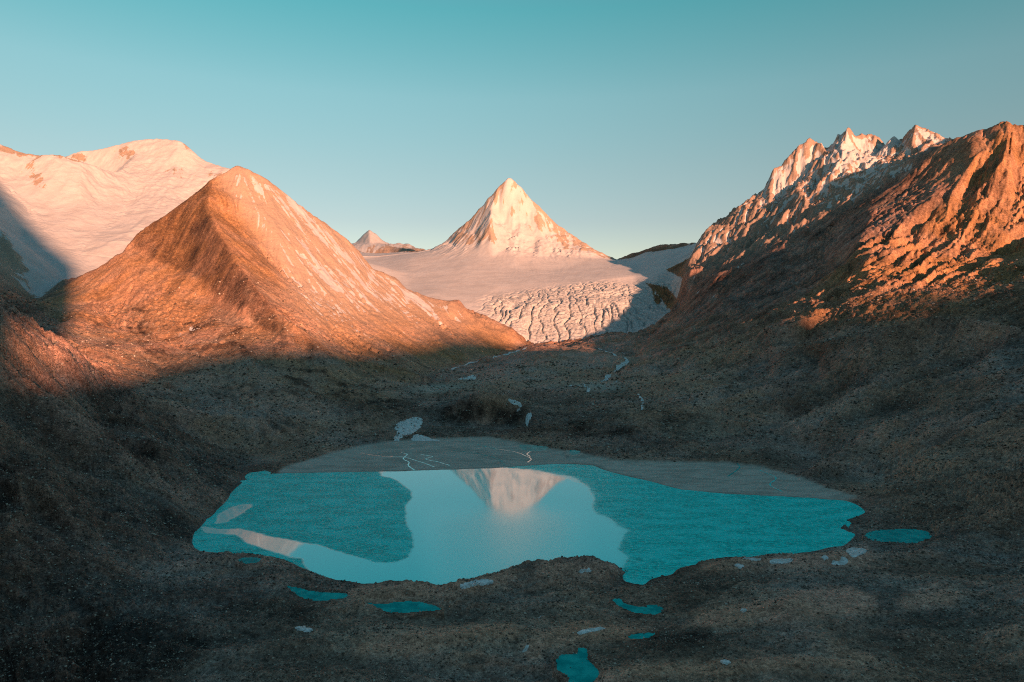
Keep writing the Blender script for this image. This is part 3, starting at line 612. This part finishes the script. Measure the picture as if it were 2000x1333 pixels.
sn = g.math('ADD', sn, g.math('MULTIPLY', g.math('SUBTRACT', n1, .5), .5))
sn = g.maprange(sn, .26, .74)
snowc = g.mix(g.maprange(n1, .3, .7), (.50, .45, .43), (.59, .54, .52))
icec = g.mix(g.maprange(n2, .40, .62), (.36, .33, .31), (.58, .54, .52))
snowc = g.mix(a_ice, snowc, icec)
base = g.mix(sn, rock, snowc)
g.put(bsdf.inputs['Base Color'], base)
bsdf.inputs['Roughness'].default_value = .85; bsdf.inputs['Specular IOR Level'].default_value = .15
b1 = g.node('ShaderNodeBump'); b1.inputs['Distance'].default_value = 16.0; g.put(b1.inputs['Strength'], g.mix(sn, (.5,) * 3, (.18,) * 3)); g.put(b1.inputs['Height'], n1)
b2 = g.node('ShaderNodeBump'); b2.inputs['Distance'].default_value = 2.6; g.put(b2.inputs['Strength'], g.mix(g.math('MAXIMUM', sn, a_sand), (.45,) * 3, (.12,) * 3)); g.put(b2.inputs['Height'], n2); g.l.new(b1.outputs[0], b2.inputs['Normal'])
b3 = g.node('ShaderNodeBump'); b3.invert = True; b3.inputs['Distance'].default_value = 1.1; g.put(b3.inputs['Strength'], g.math('SUBTRACT', .8, g.math('MAXIMUM', sn, a_sand), clamp=True)); g.put(b3.inputs['Height'], d1); g.l.new(b2.outputs[0], b3.inputs['Normal'])
g.l.new(b3.outputs[0], bsdf.inputs['Normal'])

m_wat, t, bsdf = mat('lake_water'); g = G(t)
P = g.node('ShaderNodeNewGeometry').outputs['Position']
rip = g.attr('ripple')
mp = g.node('ShaderNodeMapping'); g.put(mp.inputs[0], P); mp.inputs['Scale'].default_value = (.45, 1.0, 1.0)
w1 = g.noise(mp.outputs[0], .40, 6, .7); w2 = g.noise(mp.outputs[0], .06, 4, .6); w3 = g.noise(P, .012, 3, .5)
body = g.mix(g.maprange(w1, .40, .64), (.0, .46, .42), (.02, .92, .82))
body = g.mix(g.math('MULTIPLY', g.maprange(w2, .42, .62), .55), body, (.05, .95, .88))
body = g.mix(rip, (.0, .98, .92), body)
g.put(bsdf.inputs['Base Color'], body)
bsdf.inputs['IOR'].default_value = 1.45
g.put(bsdf.inputs['IOR'], g.mix(rip, g.mix(g.attr('breath'), (1.42,) * 3, (1.85,) * 3), (1.06,) * 3))
g.put(bsdf.inputs['Roughness'], g.mix(rip, g.mix(g.attr('breath'), (.03,) * 3, (.24,) * 3), (.30,) * 3))
bp = g.node('ShaderNodeBump'); bp.inputs['Distance'].default_value = 1.0; g.put(bp.inputs['Strength'], g.mix(rip, (.004,) * 3, (.5,) * 3)); g.put(bp.inputs['Height'], w1)
g.l.new(bp.outputs[0], bsdf.inputs['Normal'])
m_pond, t, bsdf = mat('pond_water'); g = G(t)
P = g.node('ShaderNodeNewGeometry').outputs['Position']
g.put(bsdf.inputs['Base Color'], g.mix(g.maprange(g.noise(P, .10, 6, .7), .38, .62), (.0, .30, .29), (.02, .48, .44)))
bsdf.inputs['Roughness'].default_value = .2; bsdf.inputs['IOR'].default_value = 1.025
m_snow, t, bsdf = mat('old_snow'); g = G(t)
P = g.node('ShaderNodeNewGeometry').outputs['Position']
g.put(bsdf.inputs['Base Color'], g.mix(g.maprange(g.noise(P, .3, 6, .7), .4, .62), (.45, .44, .41), (.80, .80, .79)))
bsdf.inputs['Roughness'].default_value = .7
m_stone, t, bsdf = mat('boulder_stone'); g = G(t)
P = g.node('ShaderNodeTexCoord').outputs['Object']
oi = g.node('ShaderNodeObjectInfo').outputs['Random']
sc_ = g.mix(oi, (.17, .12, .09), (.42, .34, .27))
g.put(bsdf.inputs['Base Color'], g.mix(g.maprange(g.noise(P, 2.2, 5, .65), .35, .65), g.mix(.5, sc_, (.10, .07, .055)), sc_)); bsdf.inputs['Roughness'].default_value = .9

# ------------------------------------------------------------------ meshes
def mesh_from(name, co, quads, m, smooth_=True, attrs=None):
    me = bpy.data.meshes.new(name)
    me.vertices.add(len(co)); me.vertices.foreach_set('co', np.asarray(co, f32).ravel())
    nq = len(quads); k = quads.shape[1]
    me.loops.add(nq * k); me.loops.foreach_set('vertex_index', quads.astype(np.int32).ravel())
    me.polygons.add(nq); me.polygons.foreach_set('loop_start', np.arange(0, nq * k, k, dtype=np.int32))
    if smooth_: me.polygons.foreach_set('use_smooth', np.ones(nq, bool))
    me.update(calc_edges=True)
    for nm, a in (attrs or {}).items():
        at = me.attributes.new(nm, 'FLOAT', 'POINT'); at.data.foreach_set('value', np.asarray(a, f32))
    me.materials.append(m)
    o = bpy.data.objects.new(name, me); COL.objects.link(o); return o
def tag(o, label=None, cat=None, group=None, kind=None):
    if label: o['label'] = label
    if cat: o['category'] = cat
    if group: o['group'] = group
    if kind: o['kind'] = kind
    return o
CO = np.stack([XX, YY, Z], -1).reshape(-1, 3)
IDX = np.arange(NR * NC).reshape(NR, NC)
QUAD = np.stack([IDX[:-1, :-1], IDX[:-1, 1:], IDX[1:, 1:], IDX[1:, :-1]], -1)
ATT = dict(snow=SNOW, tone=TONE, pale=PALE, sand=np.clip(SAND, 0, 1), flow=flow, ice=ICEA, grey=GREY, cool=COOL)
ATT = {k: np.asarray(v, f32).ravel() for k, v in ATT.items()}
regs = [('ground', None, 'boulder strewn valley floor and moraine around the turquoise lake', 'ground'),
        ('hillside', R_L, 'dark scree hillside falling to the left shore of the lake', 'hillside'),
        ('mountain', R_M1, 'sunlit orange scree mountain above the left shore of the lake', 'mountain'),
        ('snow_mountain', R_SNOWMT, 'broad snow mountain with a shaded bowl behind the orange mountain', 'mountain'),
        ('glacier', R_GLAC, 'pink lit glacier spilling down an icefall below the pyramid peak', 'glacier'),
        ('pyramid_peak', R_PYR, 'pointed pyramid peak dusted with snow above the glacier', 'mountain'),
        ('distant_peak', R_FARP, 'small far off pointed peak left of the pyramid peak', 'mountain'),
        ('jagged_ridge', R_J, 'jagged snowy ridge of sharp summits behind the brown mountain', 'mountain'),
        ('brown_mountain', R_R, 'tall brown mountain with half lit gullied face on the right', 'mountain')]
stack = np.stack([np.full_like(Z, .5)] + [r[1] for r in regs[1:]], 0)
rid = np.argmax(stack, 0)[:-1, :-1]
ridf = rid.ravel(); QF = QUAD.reshape(-1, 4)
for k, (nm, _, lab, cat) in enumerate(regs):
    q = QF[ridf == k]
    if not len(q): continue
    used = np.zeros(NR * NC, bool); used[q.ravel()] = True; remap = np.cumsum(used) - 1
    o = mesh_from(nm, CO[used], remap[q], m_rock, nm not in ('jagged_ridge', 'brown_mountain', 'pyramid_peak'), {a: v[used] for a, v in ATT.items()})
    tag(o, lab, cat, kind='structure')
print('terrain meshes', round(time.time() - T0, 1))

# unseen ranges added behind the camera, skylines shaped to cast the shadow lines
def st(X, Y): return X * -SY + Y * SX, X * SX + Y * SY
def need(px, py, T, dz=0, Yf=None):
    Yh = Yf or hit(px, py); X = Yh * (px - CX) / FP; z = CAMZ - Yh * (py - VH) / FP
    s, t_ = st(X, Yh); return s, z + dz + (T - t_) * TE
def shade_range(T, term, s0, s1, wid, name, label, taper=None):
    prof = sorted(need(*p, T) for p in term if hit(*p)); print(name, [(round(a), round(h)) for a, h in prof])
    ps = np.array([p[0] for p in prof]); ph = np.array([p[1] for p in prof])
    s_ax = np.arange(s0, s1, 22.0); n_ax = np.arange(-wid, wid + 1, 60.0)
    Hs = np.interp(s_ax, ps, ph)
    Hs += np.where(s_ax < ps[0], 200 * (1 - np.exp((s_ax - ps[0]) / 900)), 0)
    if taper: Hs = np.where(s_ax > ps[-1], ph[-1] - (s_ax - ps[-1]) * taper, Hs)
    Hs = Hs + (32 if taper else 12) * fbm(s_ax.astype(f32), s_ax.astype(f32) * 0 + 3, 160, 4, .6, off=77)
    S_, N_ = np.meshgrid(s_ax, n_ax); Hc = np.maximum(np.interp(S_, s_ax, Hs), -12)
    Zc = -12 + (Hc + 12) * np.clip(1 - np.abs(N_) / wid, 0, 1) ** 1.15
    Zc += smooth(30, 500, np.abs(N_)) * fbm(S_.astype(f32), N_.astype(f32), 500, 5, off=51, ridged=True) * 60 * (Zc > 20)
    Xc = S_ * -SY + (T + N_) * SX; Yc = S_ * SX + (T + N_) * SY
    ny, nx = S_.shape; I2 = np.arange(ny * nx).reshape(ny, nx)
    q = np.stack([I2[:-1, :-1], I2[:-1, 1:], I2[1:, 1:], I2[1:, :-1]], -1).reshape(-1, 4)
    q = q[(Yc < 150).ravel()[q].all(1) & (Zc > -11.5).ravel()[q].any(1)]
    used = np.zeros(ny * nx, bool); used[q.ravel()] = True; rm = np.cumsum(used) - 1
    zz = np.zeros(used.sum())
    o = mesh_from(name, np.stack([Xc, Yc, Zc], -1).reshape(-1, 3)[used], rm[q], m_rock, True, dict(snow=zz, tone=zz + .4, pale=zz, sand=zz, flow=zz, ice=zz, grey=zz, cool=zz))
    tag(o, label, 'mountain', kind='structure')
shade_range(4600.0, [(195,728),(150,724),(20,716),(100,720),(300,708),(450,678),(560,672),(640,678),(720,680),(800,672),(870,656),(960,662),(1000,682),(1450,625),(1600,630),(1700,598),(1850,572),(2000,556)],
            -2500, 5500, 1500, 'shading_range', 'unseen mountain range shaped behind the viewpoint to shade the valley')
shade_range(1900.0, [(0,352),(70,440),(150,512),(150,584)], -3600, 1200, 1000, 'mountain', 'unseen steep mountain shaped behind the viewpoint to shade the snow bowl', 9.0)
m_gr = mesh_from('far_ground', np.array([(-30000, -30000, -12), (30000, -30000, -12), (30000, 40000, -12), (-30000, 40000, -12)]), np.array([[0, 1, 2, 3]]), m_rock, False, dict(snow=np.zeros(4), tone=np.full(4, .4), pale=np.zeros(4), sand=np.zeros(4), flow=np.zeros(4), ice=np.zeros(4), grey=np.zeros(4), cool=np.zeros(4)))
tag(m_gr, kind='structure')

# lake: one level sheet, calm in a few windows and rippled elsewhere
lp = np.arange(340, 1740, 2.2); lw = np.arange(math.log(470), math.log(1010), .0022)
LP, LW = np.meshgrid(lp, lw); LY = np.exp(LW); LR = FP * CAMZ / LY + VH; LX = LY * (LP - CX) / FP
lx, ly = LX.astype(f32), LY.astype(f32)
jp = LP + 7 * fbm(lx, ly, 60, 4, .6, off=61) + 3 * fbm(lx, ly, 9, 3, .6, off=62); jr = LR + 3.5 * fbm(lx, ly, 50, 4, .6, off=63) + 1.2 * fbm(lx, ly, 6, 3, .6, off=64)
CALM = [[(735,900),(745,930),(775,938),(800,958),(806,972),(792,990),(792,1010),(804,1040),(808,1070),(800,1088),(770,1098),(730,1098),(690,1086),(640,1070),(615,1062),(606,1066),(590,1090),(600,1110),(640,1150),(900,1160),(1100,1130),(1215,1110),(1226,1090),(1206,1074),(1218,1050),(1228,1036),
         (1205,1026),(1190,1012),(1165,1006),(1158,992),(1162,975),(1150,950),(1120,932),(1090,926),(1040,918),(1000,915),(900,900)],
        [(392,1028),(430,1035),(470,1034),(520,1046),(575,1056),(618,1066),(604,1092),(570,1090),(520,1074),(480,1062),(460,1046),(400,1040)],
        [(418,1024),(430,1004),(455,990),(488,984),(492,990),(468,1006),(440,1020)]]
calm = np.zeros(LP.shape, bool)
for c in CALM: calm |= inpoly(jp, jr, c)
rip0 = 1 - calm.astype(f32); RIP = blur(rip0, 1, 1); far_soft = blur(rip0, 9, 2); RIP = RIP * .6 + .4 * np.where(LP > 1000, smooth(.1, .9, far_soft + .35 * fbm(lx, ly, 12, 4, .6, off=66)), RIP)
lin = inpoly(LP, LR, [(x_ + (6 if x_ > 1000 else -6), y_ + (6 if y_ > 1000 else -5)) for x_, y_ in SHORE]) | inpoly(LP, LR, SHORE)
lin = blur(lin.astype(f32), 2, 1) > .01
ny, nx = LP.shape; I2 = np.arange(ny * nx).reshape(ny, nx)
q = np.stack([I2[:-1, :-1], I2[:-1, 1:], I2[1:, 1:], I2[1:, :-1]], -1).reshape(-1, 4); q = q[lin.ravel()[q].any(1)]
used = np.zeros(ny * nx, bool); used[q.ravel()] = True; rm = np.cumsum(used) - 1
o = mesh_from('lake', np.stack([LX, LY, LX * 0], -1).reshape(-1, 3)[used], rm[q], m_wat, True, dict(ripple=RIP.ravel()[used], breath=(smooth(972, 1035, LR) * smooth(800, 880, LP) * smooth(1180, 1080, LP)).ravel()[used]))
tag(o, 'turquoise glacial lake, part mirror calm and part wind rippled', 'lake', kind='structure')

def flat_poly(name, co, m):
    me = bpy.data.meshes.new(name); me.from_pydata([tuple(c) for c in co], [], [list(range(len(co)))]); me.materials.append(m)
    o = bpy.data.objects.new(name, me); COL.objects.link(o); return o
for nm, lab, poly, zp in PONDS:
    tag(flat_poly(nm, onplane(poly, zp), m_pond), lab, 'pond', kind='structure')
def ground_at(X, Y):
    ci = np.interp(X / Y * FP + CX, PXV, np.arange(NC)); ri = np.interp(np.log(Y), WV, np.arange(NR))
    c0 = np.clip(np.floor(ci).astype(int), 0, NC - 2); r0 = np.clip(np.floor(ri).astype(int), 0, NR - 2); fc = ci - c0; fr = ri - r0
    return (Z[r0, c0] * (1 - fc) + Z[r0, c0 + 1] * fc) * (1 - fr) + (Z[r0 + 1, c0] * (1 - fc) + Z[r0 + 1, c0 + 1] * fc) * fr
# streams: ribbons of water laid along the ground
def stream(points, w, m, label, lift=.12):
    P3 = []
    for (ax, ay), (bx, by) in zip(points[:-1], points[1:]):
        for k in range(8): P3.append((ax + (bx - ax) * k / 8 + random.uniform(-.6, .6), ay + (by - ay) * k / 8 + random.uniform(-.25, .25)))
    P3.append(points[-1])
    G3 = []
    for a, b in P3:
        Yh = hit(a, b)
        if Yh: G3.append((Yh * (a - CX) / FP, Yh))
    G3 = np.array(G3); G3 = np.stack([np.convolve(np.pad(G3[:, j], 2, 'edge'), np.ones(5) / 5, 'valid') for j in (0, 1)], -1)
    d = np.gradient(G3, axis=0); d /= np.linalg.norm(d, axis=1)[:, None] + 1e-9; n = np.stack([-d[:, 1], d[:, 0]], -1)
    ww = w * (np.linspace(.6, 1, len(G3)) + .35 * np.sin(np.arange(len(G3)) * 1.7))[:, None]
    co = []
    for k in (-1, -.33, .33, 1):
        p = G3 + n * ww * .5 * k; z = ground_at(p[:, 0], p[:, 1]) + lift; co.append(np.column_stack([p, z]))
    m_ = len(G3); co = np.concatenate(co); q = np.array([[j * m_ + i, j * m_ + i + 1, (j + 1) * m_ + i + 1, (j + 1) * m_ + i] for j in range(3) for i in range(m_ - 1)])
    tag(mesh_from('stream', co, q, m, True), label, 'stream', kind='structure')
stream([(783,885),(797,888),(786,897),(800,904),(796,910),(811,920)], 1.9, m_wat, 'winding channel on the left of the sand flat')
stream([(820,888),(848,893),(828,898),(856,903),(880,911)], 1.7, m_wat, 'braided channel crossing the middle of the sand flat')
stream([(880,880),(930,886),(965,894),(982,903),(986,911)], 3.0, m_pond, 'dark channel running to the far shore of the lake')
stream([(1036,882),(1028,888),(1036,893)], 2.4, m_wat, 'short channel below the slim turquoise pool')
stream([(1440,906),(1446,914),(1436,922),(1420,932)], 2.2, m_pond, 'faint channel crossing the right hand sand bar')
stream([(700,885),(740,892),(790,893),(830,906),(850,914)], 1.6, m_wat, 'long thin channel on the far left of the sand flat')
stream([(930,868),(960,876),(1010,884),(1040,897),(1030,905)], 1.6, m_wat, 'thin channel curving behind the dark one')
stream([(1480,918),(1520,934),(1500,948),(1530,962)], 1.8, m_wat, 'thin channel near the tip of the right hand sand bar')
stream([(1160,679),(1185,688),(1222,700),(1226,708),(1205,722),(1190,735),(1178,746)], 13, m_snow, 'icy stream zigzagging down the moraine below the icefall', 1.3)
stream([(1246,770),(1255,782),(1254,806)], 5, m_snow, 'thin icy trickle on the moraine above the right sand bar', 1.0)
stream([(1037,677),(1015,686),(985,694),(950,701),(912,712),(880,722)], 13, m_snow, 'ice filled meltwater gully along the foot of the orange mountain', 1.2)
stream([(1110,756),(1140,752),(1150,760),(1148,768)], 8, m_snow, 'small icy rivulet on the flat patch below the icefall', 1.0)

# snow patches: thick sheets of old snow lying on the ground
PATCH = [
 ('big white ice patch in the gully above the sand flat', [(771,834),(785,826),(806,819),(823,817),(822,832),(806,846),(790,852),(776,861),(764,860),(778,848)]),
 ('flat ice apron at the back edge of the sand flat', [(805,858),(813,849),(828,852),(842,858),(858,862),(804,861)]),
 ('small wedge of snow beside the meltwater gully under the orange mountain', [(893,741),(930,733),(922,742)]),
 ('ragged snow streak on top of the dark cliff band', [(992,782),(1012,786),(1020,796),(1006,792)]),
 ('little ice tongue on the moraine right of the cliff band', [(1028,812),(1040,810),(1034,820),(1030,832),(1026,822)]),
 ('three cornered snow patch on the bank next to the oval pond', [(1653,1074),(1672,1072),(1693,1076),(1680,1084),(1664,1089)]),
 ('forked snow patch between the lake shore and the oval pond', [(1624,1099),(1640,1099),(1644,1089),(1656,1097),(1650,1104),(1630,1105)]),
 ('small round snow patch left of the forked one', [(1604,1090),(1612,1087),(1618,1092),(1610,1095)]),
 ('long flat snow patch on the right hand lake bank', [(1503,1099),(1522,1093),(1546,1093),(1540,1100),(1518,1102)]),
 ('thin sliver of snow right behind the lake bank', [(1450,1092),(1468,1091),(1486,1094),(1474,1097)]),
 ('snow scrap lying below the thin sliver', [(1434,1104),(1446,1103),(1453,1108),(1442,1111)]),
 ('pale crusty snow on the bank at the front of the lake', [(896,1146),(915,1139),(938,1136),(962,1135),(958,1142),(930,1145),(905,1153)]),
 ('small snow patch on the rounded knoll by the inlet', [(1128,1118),(1142,1113),(1158,1117),(1140,1120)]),
 ('lens of snow alone on the dark ground far in front of the lake', [(576,1229),(590,1226),(604,1229),(611,1234),(596,1237)]),
 ('long pale snow strip on the brown rise above the dark tarn', [(1122,1241),(1140,1232),(1170,1227),(1180,1229),(1150,1237)]),
 ('snow scrap on the tan hummock right of the inlet', [(1446,1192),(1454,1190),(1460,1194),(1450,1197)]),
 ('broken snow patch near the bottom of the moraine', [(1406,1293),(1418,1290),(1428,1296),(1416,1300)]),
 ('small snow tongue at the end of the brown rise', [(1020,1275),(1028,1264),(1034,1262),(1028,1272)]),
]
for k, (lab, poly) in enumerate(PATCH):
    P3 = []
    for a, b in ring(poly, 4, .6, 100 + k):
        Yh = hit(a, b)
        if Yh: P3.append((a, Yh))
    pa = np.array(P3); pa[:, 1] = np.clip(pa[:, 1], np.median(pa[:, 1]) * .93, np.median(pa[:, 1]) * 1.07)
    c0, c1 = pa[:, 0].min() - 2, pa[:, 0].max() + 2; y0, y1 = pa[:, 1].min() * .997, pa[:, 1].max() * 1.003
    gx_, gy_ = np.meshgrid(np.linspace(c0, c1, 46), np.linspace(y0, y1, 34)); ins = inpoly(gx_, gy_, pa)
    ins = ins & (blur(ins.astype(f32), 3, 1) + .45 * fbm((gy_ * (gx_ - CX) / FP).astype(f32), gy_.astype(f32), 7, 4, .65, off=73) > .42)
    if ins.sum() < 6: print('patch small', lab); continue
    Xp = gy_ * (gx_ - CX) / FP; hgt = blur(ins.astype(f32), 2, 1)
    noise_ = fbm(Xp.astype(f32), gy_.astype(f32), 4.0, 3, off=71)
    Zp = ground_at(Xp, gy_) + .8 * hgt - .16 + .10 * noise_
    ny, nx = gx_.shape; I2 = np.arange(ny * nx).reshape(ny, nx)
    q = np.stack([I2[:-1, :-1], I2[:-1, 1:], I2[1:, 1:], I2[1:, :-1]], -1).reshape(-1, 4); q = q[(hgt > .15).ravel()[q].all(1)]
    if len(q) < 4: continue
    used = np.zeros(ny * nx, bool); used[q.ravel()] = True; rm = np.cumsum(used) - 1
    tag(mesh_from('snow_patch', np.stack([Xp, gy_, Zp], -1).reshape(-1, 3)[used], rm[q], m_snow), lab, 'snow patch')

# boulders
import bmesh
def rock_mesh(seed):
    r = random.Random(seed); bm = bmesh.new(); bmesh.ops.create_icosphere(bm, subdivisions=3, radius=1)
    cuts = [(Vector((r.gauss(0, 1), r.gauss(0, 1), r.gauss(0, .8))).normalized(), r.uniform(.55, .85)) for _ in range(9)]
    for v in bm.verts:
        for n_, d_ in cuts:
            e = v.co.dot(n_) - d_
            if e > 0: v.co -= n_ * e * .92
        v.co *= 1 + r.uniform(-.025, .025)
        v.co.z *= .78
    me = bpy.data.meshes.new('boulder'); bm.to_mesh(me); bm.free(); me.materials.append(m_stone); return me
ROCKS = [rock_mesh(k) for k in range(6)]
ZONES = [
 ('boulder scattered on the dark scree slope left of the lake', 'boulders on the left scree slope', 90, [(0,860),(200,820),(330,880),(440,950),(370,1040),(250,1100),(100,1330),(0,1330)], (.8, 2.0)),
 ('boulder scattered on the brown valley side right of the lake', 'boulders on the right valley side', 95, [(1420,760),(1700,660),(2000,680),(2000,1080),(1720,960),(1500,890)], (.9, 2.2)),
 ('boulder scattered on the moraine in front of the lake', 'boulders on the front moraine', 80, [(380,1095),(600,1135),(860,1150),(1050,1110),(1180,1105),(1300,1140),(1650,1110),(1900,1090),(1990,1320),(300,1330)], (.45, 1.2)),
 ('boulder scattered on the lumpy moraine between lake and icefall', 'boulders on the moraine hill', 35, [(780,800),(1000,700),(1250,720),(1400,860),(1150,880),(1020,855),(850,840)], (1.0, 2.2)),
]
first = True
for lab, grp, n, poly, (r0_, r1_) in ZONES:
    P_ = np.array(poly); cnt = 0
    while cnt < n:
        a = random.uniform(P_[:, 0].min(), P_[:, 0].max()); b = random.uniform(P_[:, 1].min(), P_[:, 1].max())
        if not inpoly(np.array([a]), np.array([b]), poly)[0]: continue
        Yh = hit(a, b)
        if not Yh or zat(a, Yh) < .5: continue
        o = bpy.data.objects.new('boulder', random.choice(ROCKS)); COL.objects.link(o)
        s = Yh / FP * (1.5 + 2.4 * random.random() ** 2)
        X = Yh * (a - CX) / FP; o.location = (X, Yh, float(ground_at(np.array([X]), np.array([Yh]))[0]) + s * .28)
        o.scale = (s * random.uniform(.8, 1.3), s * random.uniform(.8, 1.2), s * random.uniform(.7, 1)); o.rotation_euler = (random.uniform(-.3, .3), random.uniform(-.3, .3), random.uniform(0, 6.28))
        tag(o, lab, 'boulder', grp); cnt += 1
for a, b, s, lab in [(1911, 720, 3.6, 'large pale boulder standing out on the brown slope at right'), (695, 1206, 1.6, 'tan boulder on dark ground in front of the bright turquoise pool')]:
    Yh = hit(a, b); X = Yh * (a - CX) / FP; o = bpy.data.objects.new('boulder', ROCKS[1]); COL.objects.link(o)
    o.location = (X, Yh, zat(a, Yh) + s * .3); o.scale = (s, s * .8, s * .8); tag(o, lab, 'boulder')
# loose stones too many to count: one field of small broken rocks over the near slopes and the moraine
m_scree, t, bsdf = mat('scree_stone'); g = G(t)
sh = g.attr('shade'); rs = g.node('ShaderNodeValToRGB'); set_ramp(rs, [(0, (.055, .044, .036)), (.45, (.15, .108, .08)), (.85, (.31, .24, .19)), (1.0, (.56, .48, .40))]); g.put(rs.inputs[0], sh)
g.put(bsdf.inputs['Base Color'], rs.outputs[0]); bsdf.inputs['Roughness'].default_value = .9
def scree(n, name, label, okf, kpx):
    r = np.random.default_rng(99 + n); a = r.uniform(-20, 2020, n * 3); w = np.log(r.uniform(300, 330)) + r.random(n * 3) ** 1.0 * (math.log(2000) - math.log(315)); Yv = np.exp(w)
    ci = np.clip(np.searchsorted(PXV, a), 0, NC - 1); ri = np.clip(np.searchsorted(WV, w), 0, NR - 1)
    keep = okf[ri, ci] > r.random(n * 3); a, Yv = a[keep][:n], Yv[keep][:n]; m = len(a)
    Xv = Yv * (a - CX) / FP; Zv = ground_at(Xv, Yv)
    size = Yv * kpx / FP * (.45 + 1.2 * r.random(m) ** 3)
    base = np.array([(1, 0, 0), (0, 1, 0), (-1, 0, 0), (0, -1, 0), (0, 0, 1), (0, 0, -.8)])
    tri = np.array([(0, 1, 4), (1, 2, 4), (2, 3, 4), (3, 0, 4), (1, 0, 5), (2, 1, 5), (3, 2, 5), (0, 3, 5)])
    V_ = base[None] * r.uniform(.55, 1.25, (m, 6, 1)) + r.uniform(-.25, .25, (m, 6, 3)); th_ = r.uniform(0, 6.28, m); c_, s_ = np.cos(th_)[:, None], np.sin(th_)[:, None]
    V_ = np.stack([V_[..., 0] * c_ - V_[..., 1] * s_, V_[..., 0] * s_ + V_[..., 1] * c_, V_[..., 2] * .75], -1) * size[:, None, None]
    V_ += np.stack([Xv, Yv, Zv + size * .15], -1)[:, None, :]
    F_ = (tri[None] + (np.arange(m) * 6)[:, None, None]).reshape(-1, 3)
    shade = np.repeat(r.random(m), 6)
    tag(mesh_from(name, V_.reshape(-1, 3), F_, m_scree, False, dict(shade=shade)), label, kind='stuff'); print(name, m)
OKF = np.clip((near + R_L + R_R * (YY < 1900)) * (1 - np.clip(flatm * 3, 0, 1)) * (Z > .3) * (SNOW < .2) * (.25 + .75 * smooth(-.25, .35, n_r + n_sm * .6)) * (1 - .7 * banks), 0, 1)
scree(70000, 'scree', 'loose broken stones strewn over the moraine and the lower slopes', OKF, 2.1)
print('scene done', round(time.time() - T0, 1))
